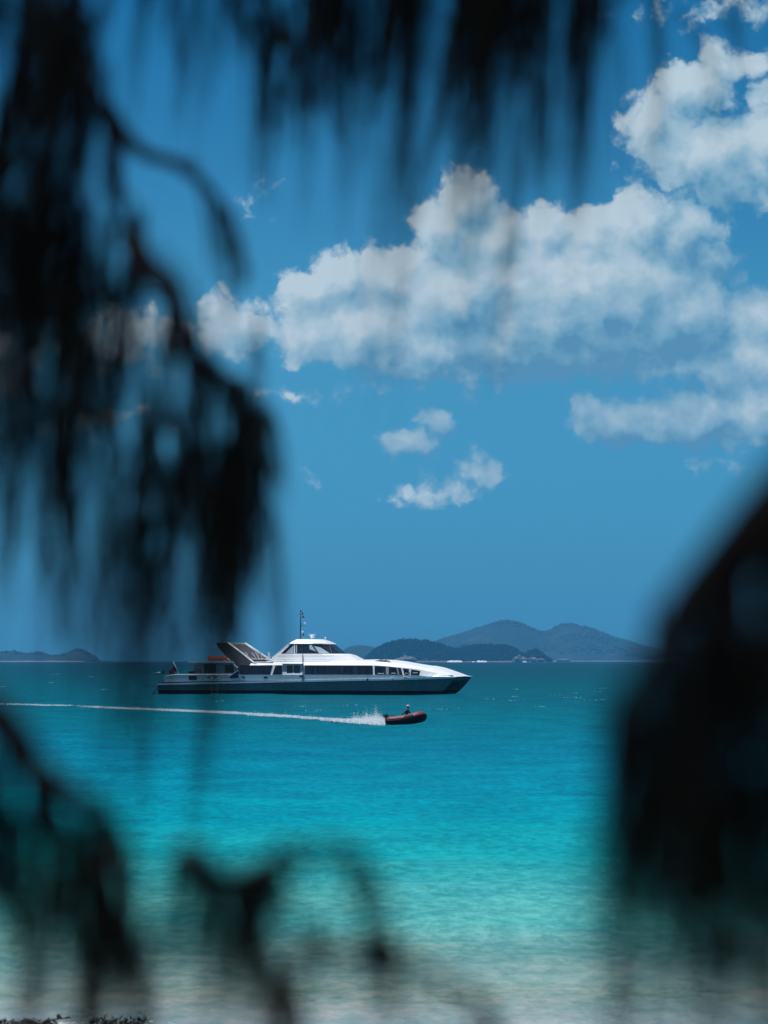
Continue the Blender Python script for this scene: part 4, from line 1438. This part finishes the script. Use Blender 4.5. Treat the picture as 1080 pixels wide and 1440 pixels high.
tcx = N(nt, 'ShaderNodeTexCoord'); spx = N(nt, 'ShaderNodeSeparateXYZ'); nt.links.new(tcx.outputs['Object'], spx.inputs[0])
isface = math_node(nt, 'GREATER_THAN', spx.outputs[2], .60)
hn = math_node(nt, 'MULTIPLY', math_node(nt, 'GREATER_THAN', math_node(nt, 'ABSOLUTE', math_node(nt, 'SUBTRACT', spx.outputs[0], .05)), .315), math_node(nt, 'LESS_THAN', math_node(nt, 'ABSOLUTE', math_node(nt, 'SUBTRACT', spx.outputs[2], .19)), .055))
hn = math_node(nt, 'MULTIPLY', hn, math_node(nt, 'GREATER_THAN', math_node(nt, 'ABSOLUTE', spx.outputs[1]), .155))
nt.links.new(mixc(nt, math_node(nt, 'MAXIMUM', isface, hn), (0.012, 0.018, 0.06), (0.26, 0.14, 0.09)), p.inputs['Base Color'])
p.inputs['Roughness'].default_value = .7
skin_figure('body', J, Bn, m, man, 2)
bm = bmesh.new()
bmesh.ops.create_uvsphere(bm, u_segments=14, v_segments=9, radius=1, matrix=Matrix.Translation((.10, 0, .83)) @ Matrix.Diagonal((.115, .10, .075, 1)))
box(bm, (.16, -.07, .80), (.28, .07, .815), .005)
obj('cap', bm, M['cap'], man, smooth=True)
bm = bmesh.new()
bmesh.ops.create_uvsphere(bm, u_segments=8, v_segments=6, radius=.018, matrix=Matrix.Translation((.195, 0, .735)))
obj('nose', bm, M['skin'], man, smooth=True)
for y in (-.035, .035):
    bm = bmesh.new(); bmesh.ops.create_uvsphere(bm, u_segments=8, v_segments=6, radius=.011, matrix=Matrix.Translation((.182, y, .76))); obj('eye', bm, M['black'], man, smooth=True)
for y in (-.092, .092):
    bm = bmesh.new(); bmesh.ops.create_uvsphere(bm, u_segments=8, v_segments=6, radius=1, matrix=Matrix.Translation((.10, y, .745)) @ Matrix.Diagonal((.02, .012, .032, 1))); obj('ear', bm, M['skin'], man, smooth=True)
bm = bmesh.new(); box(bm, (.172, -.022, .692), (.186, .022, .698), .002); obj('mouth', bm, M['red'], man)

# ---------------------------------------------------------------- WAKE
WK = [(-30, 989.5), (40, 991.2), (100, 993.2), (170, 996.3), (250, 999.6), (330, 1003.6), (400, 1008), (450, 1012), (500, 1015.5), (541, 1018.2)]
wp = []
for px in np.arange(-30, 541.1, 0.8):
    py = interp(WK, px); Y = Yof(py)
    wp.append((at(px, py, Y), px))
def wake_mesh():
    V_, F_ = [], []
    r_ = random.Random(4)
    def quad(c, s, tilt=1.0):
        a1 = Vector((r_.uniform(-1, 1), r_.uniform(-1, 1), r_.uniform(-tilt, tilt))).normalized()
        b1 = a1.cross(Vector((r_.uniform(-1, 1), r_.uniform(-1, 1), r_.uniform(-1, 1)))).normalized()
        k = len(V_)
        s *= 1.25
        V_.extend([tuple(c + a1 * s), tuple(c + b1 * s), tuple(c - a1 * s), tuple(c - b1 * s)])
        F_.append((k, k + 1, k + 2, k + 3))
    for q, px in wp:
        f = max(0, (px + 30) / 571)
        dens_ = 6 + 70 * f ** 2.2
        if mnoise.noise(Vector((px / 14, 0, 7))) < -.28 + .0 * f and f < .7: dens_ *= .45
        wid = .7 + 1.0 * max(0, (px - 450) / 90) + 1.1 * mnoise.noise(Vector((px / 30, 3, 0))) * (1 - f) + .3
        hmx = .10 + .08 * f + .85 * max(0, (px - 486) / 55) ** 1.0 * (.9 + .4 * mnoise.noise(Vector((px / 9, 0, 2)))) * (1.0 if px < 530 else max(.35, (545 - px) / 15))
        n_ = int(dens_ * (1 + 5.0 * max(0, (px - 478) / 63)))
        for _ in range(n_):
            h_ = r_.expovariate(3.4) * hmx * (.7 + .6 * abs(mnoise.noise(Vector((px / 4.5, 5, r_.uniform(0, .6))))))
            c_ = q + Vector((r_.uniform(-.04, .04) * 1.2, r_.gauss(0, 1) * wid, min(h_, hmx * 2.0) + .01))
            quad(c_, r_.uniform(.018, .05) * (1.2 if h_ < .12 else .55 - .25 * min(1, h_)))
    return V_, F_
V_, F_ = wake_mesh()
wk = obj('wake', (V_, F_), M['foam'])
tag(wk, 'long white wake of foam and spray trailing left behind the dinghy', kind='stuff')
V_, F_ = [], []
r_ = random.Random(8)
for _ in range(70):                       # scattered whitecaps
    px = r_.uniform(0, 1080); py = 930 + 75 * r_.random() ** 1.3
    if 215 < px < 680 and py < 985: continue
    Y = Yof(py); q = at(px, py, Y); n_ = r_.randint(4, 12); wd_ = r_.uniform(.2, .8)
    for _ in range(n_):
        k = len(V_); c_ = q + Vector((r_.gauss(0, wd_), r_.gauss(0, .3), r_.uniform(0.0, .12))); s_ = r_.uniform(.012, .03)
        V_ += [tuple(c_ + Vector((-s_ * 2, 0, -s_ * .3))), tuple(c_ + Vector((s_ * 2, 0, -s_ * .3))), tuple(c_ + Vector((s_, s_, s_ * .8))), tuple(c_ + Vector((-s_, s_, s_ * .8)))]
        F_.append((k, k + 1, k + 2, k + 3))
tag(obj('whitecaps', (V_, F_), M['foam']), 'scattered small whitecaps on the open water', kind='stuff')
# ---------------------------------------------------------------- SHE-OAK TREES IN THE FOREGROUND
def leafmat():
    m, nt, p = new_mat('she_oak_needles')
    geo = N(nt, 'ShaderNodeNewGeometry')
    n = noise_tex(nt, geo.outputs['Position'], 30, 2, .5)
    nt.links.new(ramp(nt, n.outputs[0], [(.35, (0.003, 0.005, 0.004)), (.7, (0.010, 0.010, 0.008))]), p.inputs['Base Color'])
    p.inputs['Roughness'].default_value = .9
    p.inputs['Specular IOR Level'].default_value = .05
    return m
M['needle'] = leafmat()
M['bark'] = plain('she_oak_bark', (0.016, 0.012, 0.010), .9, .4, 14, spec=.1, bump=.6)

def needles_mesh(name, starts, dirs, lens, wid, droop, parent, lean=0.0):
    """drooping needle-like branchlets, each a thin three-sided tapering strand"""
    n = len(starts)
    SEG = 5
    t = np.linspace(0, 1, SEG + 1)
    S = np.asarray(starts); D = np.asarray(dirs); Ln = np.asarray(lens)[:, None]
    pts = []
    cur = S.copy(); d = D.copy()
    down = np.array([lean, 0, -1.0])
    pts.append(cur.copy())
    for k in range(SEG):
        d = d * (1 - droop) + down * droop + rng.normal(0, .022, d.shape)
        d /= np.linalg.norm(d, axis=1, keepdims=True)
        cur = cur + d * Ln / SEG
        pts.append(cur.copy())
    W = np.asarray(wid)[:, None]
    ang = rng.uniform(0, 2 * PI, n)
    V_ = []
    for k, P in enumerate(pts):
        wk = W * (1 - .55 * k / SEG)
        for j in range(3):
            a_ = ang + j * 2 * PI / 3
            V_.append(P + np.stack([np.cos(a_), np.sin(a_), np.zeros(n)], 1) * wk)
    V_ = np.stack(V_, 1)                                   # n, (SEG+1)*3, 3
    base = (np.arange(n) * (SEG + 1) * 3)[:, None]
    F_ = []
    for k in range(SEG):
        for j in range(3):
            F_.append(np.stack([base[:, 0] + k * 3 + j, base[:, 0] + k * 3 + (j + 1) % 3, base[:, 0] + (k + 1) * 3 + (j + 1) % 3, base[:, 0] + (k + 1) * 3 + j], 1))
    F_ = np.concatenate(F_)
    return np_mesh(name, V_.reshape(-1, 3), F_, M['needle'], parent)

def poly_at(px_pts, Y):
    return [at(x, y, Y if len(r_) == 0 else r_[0]) for x, y, *r_ in px_pts]

def along(P, f):
    seg = [(P[i + 1] - P[i]).length for i in range(len(P) - 1)]
    tot = sum(seg); q = f * tot
    for i, s in enumerate(seg):
        if q <= s or i == len(seg) - 1:
            return P[i].lerp(P[i + 1], min(1, q / max(s, 1e-6))), (P[i + 1] - P[i]).normalized()
        q -= s

def bough(tree, stem, Y, n, length, spread, r0=.006, wid=.0008, droop=.45, lean=-.05, label=None, f0=0.0, f1=1.0, out=.35, extra=None, ysp=.18, dens=None, twigs=6):
    """stem: points measured in the photo at distance Y; extra: world points leading back to the trunk"""
    P = poly_at(stem, Y)
    full = (list(extra) if extra else []) + P
    # smooth the stem a little
    bm = bmesh.new()
    nn = len(full)
    rr = [r0 * (1.9 - 1.4 * i / (nn - 1)) if extra else r0 * (1.2 - .8 * i / (nn - 1)) for i in range(nn)]
    tube(bm, full, rr, 7)
    S, D, Ln, W = [], [], [], []
    for k in range(twigs):
        p, d = along(P, rng.uniform(f0, f1))
        e = p + Vector((rng.normal(0, .5) * spread, rng.normal(0, .5) * ysp, rng.normal(-.2, .4) * spread))
        tube(bm, [p, p.lerp(e, .5) + Vector((0, 0, .01)), e], r0 * .35, 5)
    o = obj('branch', bm, M['bark'], tree, smooth=True, label=label)
    BN = 14
    n = int(n * DEN)
    for k in range(max(3, n // BN)):
        f = f0 + (f1 - f0) * (rng.random() if dens is None else rng.choice(len(dens), p=np.array(dens) / sum(dens)) / len(dens) + rng.random() / len(dens))
        p, d = along(P, f)
        p = p + Vector((rng.normal(0, spread * .5), rng.normal(0, ysp), rng.normal(0, spread * .45)))
        dd = d * out + Vector((rng.normal(0, .3), rng.normal(0, .3), rng.normal(-.3, .3)))
        dd.normalize()
        L0 = length * min(1.9, .35 + rng.exponential(.42))
        tight = spread * .075
        for _b in range(BN):                  # a tuft of strands from one joint
            S.append(p + Vector((rng.normal(0, tight), rng.normal(0, tight * 2), rng.normal(0, tight * 3))))
            D.append((dd + Vector((rng.normal(0, .1), rng.normal(0, .15), rng.normal(0, .1)))).normalized())
            Ln.append(L0 * rng.uniform(.7, 1.1)); W.append(wid * .62 * rng.uniform(.7, 1.35))
    needles_mesh('needles', S, D, Ln, W, droop, o, lean)
    return o

DEN = .42
def px2m(px, Y): return px * Y / FP

# ---- left tree: its trunk stands just left of the view
def trunk(tree, pts, r0, r1):
    bm = bmesh.new()
    tube(bm, pts, [r0 + (r1 - r0) * i / (len(pts) - 1) for i in range(len(pts))], 14)
    for v in bm.verts:
        v.co += v.co.normalized() * .012 * mnoise.noise(v.co * 6)
    return obj('trunk', bm, M['bark'], tree, smooth=True)

ltree = empty('she_oak_tree', (-1.35, 2.6, 2.65), 0, 'dark blurred she-oak tree hanging down the left side and across the top', 'tree')
rtree = empty('she_oak_tree', (1.35, 1.9, 2.65), 0, 'near black blurred she-oak tree arching in from the right edge', 'tree')
stree = empty('she_oak_sapling', (-1.0, 1.75, 2.65), 0, 'low blurred she-oak sapling arching over the bottom left corner', 'sapling')
ptree = empty('she_oak_seedling', (-.10, 1.72, 2.62), 0, 'small blurred she-oak seedling whose knotted twigs cross the shallows at bottom centre', 'seedling')
def settle(tree):
    # children were built in world coordinates: keep them there
    for ch in list(tree.children):
        ch.matrix_parent_inverse = Matrix.Translation(-tree.location)

def crown(tree, cx, cy_, cz, rx, ry, rz, n, L=.28):
    S = []
    while len(S) < n:
        v = rng.uniform(-1, 1, 3)
        if 1 > (v ** 2).sum() and mnoise.noise(Vector(v * 2.2) + Vector((cx, 0, 0))) > -.18:
            S.append((cx + v[0] * rx, cy_ + v[1] * ry, cz + v[2] * rz))
    D = rng.normal(0, 1, (n, 3)); D[:, 2] = -abs(D[:, 2]) * .4; D /= np.linalg.norm(D, axis=1, keepdims=True)
    o = needles_mesh('crown', S, D, rng.uniform(.5, 1, n) * L, rng.uniform(.002, .0036, n), .25, tree)
    return o

T0 = Vector((-1.35, 2.6, 2.6))
trunk(ltree, [T0, T0 + Vector((.03, 0, .9)), T0 + Vector((-.05, -.05, 2.0)), T0 + Vector((.05, -.1, 3.2)), T0 + Vector((.15, -.1, 4.4)), T0 + Vector((.1, 0, 5.5))], .14, .05)
trunkL = lambda z: Vector((-1.33, 2.55, z))
# heavy hanging mass on the left
YL = 3.0
bough(ltree, [(95, -60), (100, 20), (82, 110), (66, 210), (50, 320), (40, 420)], YL, 4800, px2m(190, YL), px2m(60, YL), .008, .0010, label='thick dark drooping bough at the left edge', extra=[trunkL(5.9), Vector((-.8, 2.9, 6.0))], twigs=14, lean=-.08)
bough(ltree, [(40, -60), (20, 120), (-5, 300), (-20, 460)], YL, 2000, px2m(170, YL), px2m(60, YL), .008, .0010, extra=[trunkL(5.6), Vector((-.85, 2.9, 5.7))], twigs=8, lean=-.08)
bough(ltree, [(105, 60), (140, 140), (165, 230), (175, 330), (190, 400)], YL, 1000, px2m(120, YL), px2m(30, YL), .006, .0009, twigs=8, lean=-.06)
bough(ltree, [(20, 330), (60, 400), (100, 420), (110, 470)], YL, 1000, px2m(150, YL), px2m(75, YL), .006, .0009, twigs=6, lean=-.02)
bough(ltree, [(180, 330), (205, 375), (235, 400), (250, 440), (265, 500), (300, 525), (345, 545), (362, 590), (368, 640)], YL - .2, 420, px2m(260, YL), px2m(26, YL), .011, .0008, label='thin branch with a dark knotted elbow hanging beside the cloud', twigs=10, lean=-.07, f0=.35, out=.2)
bough(ltree, [(246, 430), (262, 490), (300, 530), (350, 548)], YL - .2, 1000, px2m(60, YL), px2m(22, YL), .010, .0010, twigs=14, lean=.02, out=.6, droop=.3)
bough(ltree, [(345, 545), (362, 590), (366, 620)], YL - .2, 380, px2m(230, YL), px2m(26, YL), .006, .0009, twigs=4, lean=-.03)
bough(ltree, [(240, 540), (225, 620), (205, 720)], YL - .2, 640, px2m(330, YL), px2m(16, YL), .004, .0008, twigs=4, lean=-.05)
bough(ltree, [(290, 560), (270, 660), (262, 760)], YL - .2, 200, px2m(280, YL), px2m(20, YL), .003, .0007, twigs=2, lean=-.03)
bough(ltree, [(340, 600), (330, 700), (322, 780)], YL - .2, 520, px2m(260, YL), px2m(24, YL), .003, .0008, twigs=2, lean=-.02)
bough(ltree, [(150, 150), (175, 190), (205, 218), (245, 228), (285, 255), (318, 300), (338, 345), (345, 400)], YL, 300, px2m(150, YL), px2m(15, YL), .0075, .0007, label='slender arching twig curving down over blue sky', twigs=8, f0=.25, lean=-.0)
bough(ltree, [(0, 420), (60, 450), (120, 430), (190, 400), (230, 420)], YL + .1, 900, px2m(400, YL), px2m(60, YL), .005, .0007, label='thin curtain of hanging strands', twigs=5, lean=-.02)
bough(ltree, [(66, 560), (74, 620), (72, 690)], YL, 420, px2m(190, YL), px2m(14, YL), .003, .0009, twigs=2, lean=.0)
bough(ltree, [(-10, 480), (20, 560), (35, 620)], YL, 520, px2m(200, YL), px2m(40, YL), .003, .0008, twigs=2, lean=.0)
for x_, y_, n_, l_, sp_2 in ((222, 640, 620, 230, 16), (200, 740, 560, 180, 14), (330, 640, 520, 220, 16), (345, 720, 420, 180, 12), (308, 700, 340, 220, 16), (262, 650, 200, 260, 14), (190, 800, 340, 200, 12), (335, 800, 200, 220, 14), (195, 900, 110, 190, 14),
                             (80, 650, 330, 190, 12), (30, 560, 360, 240, 24), (120, 560, 340, 240, 26), (165, 520, 300, 260, 22), (-5, 620, 250, 220, 20), (70, 760, 150, 150, 10), (140, 480, 260, 300, 24)):
    bough(ltree, [(x_ + 6, y_ - 90), (x_ + 2, y_ - 30), (x_, y_ + 20)], YL - .1, n_, px2m(l_, YL), px2m(sp_2, YL), .0022, .0008, twigs=0, lean=-.04)
# fringe across the top
YT = 3.4
bough(ltree, [(300, -150), (345, -70), (380, -10), (400, 60), (420, 90)], YT, 1300, px2m(160, YT), px2m(24, YT), .007, .0010, label='black bough hanging from the top edge left of centre', extra=[trunkL(6.6), Vector((-.6, 3.0, 6.4))], twigs=8, lean=-.10)
bough(ltree, [(470, -150), (470, -60), (462, 20), (452, 70)], YT, 1900, px2m(180, YT), px2m(34, YT), .007, .0010, extra=[trunkL(6.8), Vector((-.4, 3.2, 6.6))], twigs=8, lean=-.10)
bough(ltree, [(520, -140), (510, -50), (505, 20)], YT, 800, px2m(190, YT), px2m(22, YT), .005, .0009, twigs=5, lean=-.08)
bough(ltree, [(590, -120), (575, -50), (565, 0)], YT, 700, px2m(270, YT), px2m(26, YT), .005, .0009, twigs=4, lean=-.07)
for x_, n_, l_, sp_2 in ((672, 1500, 300, 34), (705, 700, 200, 34), (745, 560, 280, 18), (808, 620, 320, 14), (640, 400, 280, 18), (845, 260, 260, 14), (870, 120, 160, 14), (775, 360, 280, 18), (690, 300, 280, 16), (575, 300, 300, 16)):
    bough(ltree, [(x_ + 18, -130), (x_ + 10, -60), (x_ + 4, -10)], YT - .1, n_, px2m(l_, YT), px2m(sp_2, YT), .005, .0009, twigs=3, lean=-.06)
bough(ltree, [(190, -90), (240, -60), (300, -70), (350, -60)], YT, 900, px2m(190, YT), px2m(36, YT), .005, .0007, twigs=4, lean=-.10)
bough(ltree, [(590, -70), (700, -60), (820, -70), (960, -75)], YT, 900, px2m(170, YT), px2m(36, YT), .006, .0007, twigs=6, lean=-.08)
bough(ltree, [(860, -60), (960, -50), (1080, -60)], YT, 130, px2m(140, YT), px2m(36, YT), .005, .0006, twigs=2, lean=-.08)
crown(ltree, -.6, 3.0, 7.1, 2.6, 2.2, 1.1, 16000)
settle(ltree)

# ---- right tree
T1 = Vector((1.35, 1.9, 2.6))
trunk(rtree, [T1, T1 + Vector((-.04, 0, 1.0)), T1 + Vector((.05, .03, 2.2)), T1 + Vector((0, .05, 3.4)), T1 + Vector((-.1, 0, 4.6))], .12, .045)
YR = 1.45
ex = [Vector((1.33, 1.92, 5.0)), Vector((.9, 1.8, 5.05))]
bough(rtree, [(1240, 560), (1130, 650), (1060, 725), (1005, 790), (960, 840), (928, 890), (915, 930)], YR, 620, px2m(300, YR), px2m(30, YR), .010, .0008, label='broad arching bough that fills the right edge', extra=ex, twigs=10, lean=-.02, ysp=.07, f0=.1, f1=.86)
bough(rtree, [(1200, 640), (1120, 720), (1050, 790), (1015, 850), (990, 900)], YR, 1500, px2m(330, YR), px2m(44, YR), .009, .0009, extra=ex, twigs=12, lean=-.02, ysp=.07)
bough(rtree, [(1180, 760), (1110, 850), (1060, 950), (1040, 1030)], YR, 1050, px2m(260, YR), px2m(60, YR), .008, .0009, twigs=12, lean=.0, ysp=.07)
bough(rtree, [(1100, 880), (1050, 960), (1020, 1040), (1000, 1080)], YR, 600, px2m(180, YR), px2m(30, YR), .007, .0010, twigs=6, lean=-.1, ysp=.05)
bough(rtree, [(1120, 1000), (1085, 1100), (1070, 1160)], YR, 520, px2m(330, YR), px2m(40, YR), .004, .0008, twigs=5, ysp=.06)
bough(rtree, [(960, 880), (950, 1000), (940, 1080)], YR, 460, px2m(400, YR), px2m(30, YR), .004, .0007, twigs=4, ysp=.06)
bough(rtree, [(905, 930), (880, 1000), (870, 1060)], YR, 260, px2m(400, YR), px2m(34, YR), .003, .0006, twigs=3, ysp=.06)
bough(rtree, [(1035, 1080), (1025, 1180), (1018, 1260)], YR, 520, px2m(230, YR), px2m(14, YR), .004, .0008, label='long thin streak of strands hanging over the shallows', twigs=3, ysp=.05)
bough(rtree, [(960, 1080), (955, 1160)], YR, 560, px2m(330, YR), px2m(40, YR), .003, .0006, twigs=3, ysp=.06)
for x_, y_, n_, l_, sp_2 in ((880, 1080, 260, 280, 20), (925, 1100, 330, 280, 18), (905, 1000, 200, 260, 18), (965, 1160, 360, 250, 14), (1010, 1180, 200, 240, 14), (1050, 1180, 150, 260, 20), (1078, 1200, 130, 240, 16), (860, 1060, 90, 280, 12), (1022, 1290, 200, 160, 9)):
    bough(rtree, [(x_ + 6, y_ - 90), (x_ + 2, y_ - 30), (x_, y_ + 20)], YR, n_, px2m(l_, YR), px2m(sp_2, YR), .0015, .0007, twigs=0, lean=-.02, ysp=.05)
crown(rtree, .9, 2.0, 6.0, 1.7, 1.5, .8, 8000)
settle(rtree)

# ---- sapling in the lower left corner
T2 = Vector((-1.0, 1.75, 2.6))
trunk(stree, [T2, T2 + Vector((.02, 0, .7)), T2 + Vector((.08, .02, 1.4)), T2 + Vector((.2, .03, 1.75))], .035, .012)
YS = 1.75
top = [Vector((-.8, 1.78, 4.35)), Vector((-.55, 1.9, 4.42))]
bough(stree, [(-120, 990), (-40, 985), (0, 1010), (30, 1048), (52, 1090), (66, 1150), (68, 1230), (62, 1330), (56, 1420)], YS, 900, px2m(150, YS), px2m(14, YS), .0095, .0009, label='sapling branch arching down into a thick dark streak', extra=top, twigs=8, ysp=.05)
bough(stree, [(40, 1070), (85, 1105), (130, 1128), (160, 1165), (182, 1215), (188, 1290)], YS, 650, px2m(200, YS), px2m(16, YS), .0075, .0009, twigs=6, ysp=.05)
bough(stree, [(130, 1180), (150, 1220), (165, 1260), (170, 1320)], YS, 700, px2m(230, YS), px2m(22, YS), .006, .0009, twigs=6, ysp=.05)
bough(stree, [(-30, 1080), (0, 1130), (5, 1200)], YS, 800, px2m(220, YS), px2m(24, YS), .005, .0009, twigs=4, ysp=.05)
bough(stree, [(70, 1120), (110, 1200), (120, 1300)], YS, 500, px2m(200, YS), px2m(30, YS), .004, .0007, twigs=4, ysp=.05)
YM = 1.7
bough(ptree, [(392, 1480), (378, 1380), (368, 1320), (354, 1272), (340, 1240), (312, 1228), (284, 1216), (262, 1206), (240, 1214)], YM, 520, px2m(170, YM), px2m(12, YM), .0040, .0008, extra=[Vector((-.10, 1.72, 2.62)), Vector((-.07, 1.71, 3.4))], label='knotted horizontal twig across the turquoise shallows', twigs=8, ysp=.05, f0=.5, out=.1)
bough(ptree, [(342, 1240), (372, 1226), (398, 1206), (440, 1197), (490, 1199), (525, 1222)], YM, 360, px2m(150, YM), px2m(12, YM), .0062, .0008, twigs=5, ysp=.05)
bough(ptree, [(242, 1214), (262, 1204), (284, 1218)], YM, 1000, px2m(42, YM), px2m(16, YM), .006, .0011, twigs=8, ysp=.03, droop=.5)
bough(ptree, [(355, 1236), (385, 1222), (412, 1202)], YM, 1300, px2m(42, YM), px2m(16, YM), .007, .0012, twigs=10, ysp=.03, droop=.5)
bough(ptree, [(345, 1236), (352, 1270), (366, 1310), (372, 1350)], YM, 200, px2m(110, YM), px2m(9, YM), .0035, .0007, twigs=3, ysp=.04)
bough(ptree, [(270, 1225), (330, 1260), (400, 1250)], YM, 800, px2m(210, YM), px2m(40, YM), .003, .0006, twigs=3, ysp=.06)
bough(ptree, [(500, 1200), (530, 1240), (545, 1290)], YM, 80, px2m(120, YM), px2m(12, YM), .0012, .0006, twigs=3, ysp=.04)
bough(ptree, [(405, 1480), (408, 1400), (422, 1345), (452, 1328), (490, 1346), (530, 1334), (560, 1348), (610, 1372), (660, 1395), (690, 1440)], YM, 700, px2m(130, YM), px2m(12, YM), .0060, .0008, label='lower twig drooping to the right over the sand', twigs=8, ysp=.05, f0=.2)
bough(ptree, [(512, 1338), (535, 1326), (560, 1346)], YM, 900, px2m(48, YM), px2m(15, YM), .006, .0011, twigs=8, ysp=.03, droop=.5)
bough(ptree, [(430, 1330), (450, 1332)], YM, 420, px2m(36, YM), px2m(12, YM), .007, .0010, twigs=5, ysp=.03, droop=.5)
settle(stree)
settle(ptree)
# ---------------------------------------------------------------- HAZE
bm = bmesh.new()
box(bm, (-9500, -80, -6), (9500, 12600, 260))
m = bpy.data.materials.new('sea_haze')
m.use_nodes = True
nt = m.node_tree
nt.nodes.clear()
pv = N(nt, 'ShaderNodeVolumePrincipled')
pv.inputs['Color'].default_value = (0.12, 0.55, 1.0, 1)
pv.inputs['Density'].default_value = 7e-5
mo = N(nt, 'ShaderNodeOutputMaterial')
nt.links.new(pv.outputs[0], mo.inputs['Volume'])
m.cycles.homogeneous_volume = True if hasattr(m.cycles, 'homogeneous_volume') else True
hz = obj('haze', bm, m)
tag(hz, kind='stuff')

# ---------------------------------------------------------------- CAMERA
cam = bpy.data.cameras.new('camera')
cam.lens = 100
cam.sensor_fit = 'VERTICAL'
cam.sensor_height = 36
cam.sensor_width = 27
cam.clip_start = 0.05
cam.clip_end = 40000
cam.dof.use_dof = True
cam.dof.focus_distance = 340
cam.dof.aperture_fstop = 3.8
co = bpy.data.objects.new('camera', cam)
C.objects.link(co)
co.location = (0, 0, CAMZ)
co.rotation_euler = (PI / 2 + TILT, 0, 0)
scene.camera = co

scene.view_settings.view_transform = 'Standard'
scene.view_settings.look = 'None'
scene.view_settings.exposure = 0
scene.view_settings.gamma = 1
scene.render.engine = 'CYCLES'
cy = scene.cycles
cy.use_denoising = True
cy.max_bounces = 6
cy.diffuse_bounces = 2
cy.glossy_bounces = 3
cy.transmission_bounces = 3
cy.volume_bounces = 0
cy.transparent_max_bounces = 12
cy.use_adaptive_sampling = True
cy.adaptive_threshold = 0.01
cy.sample_clamp_indirect = 4
cy.caustics_reflective = False
cy.caustics_refractive = False
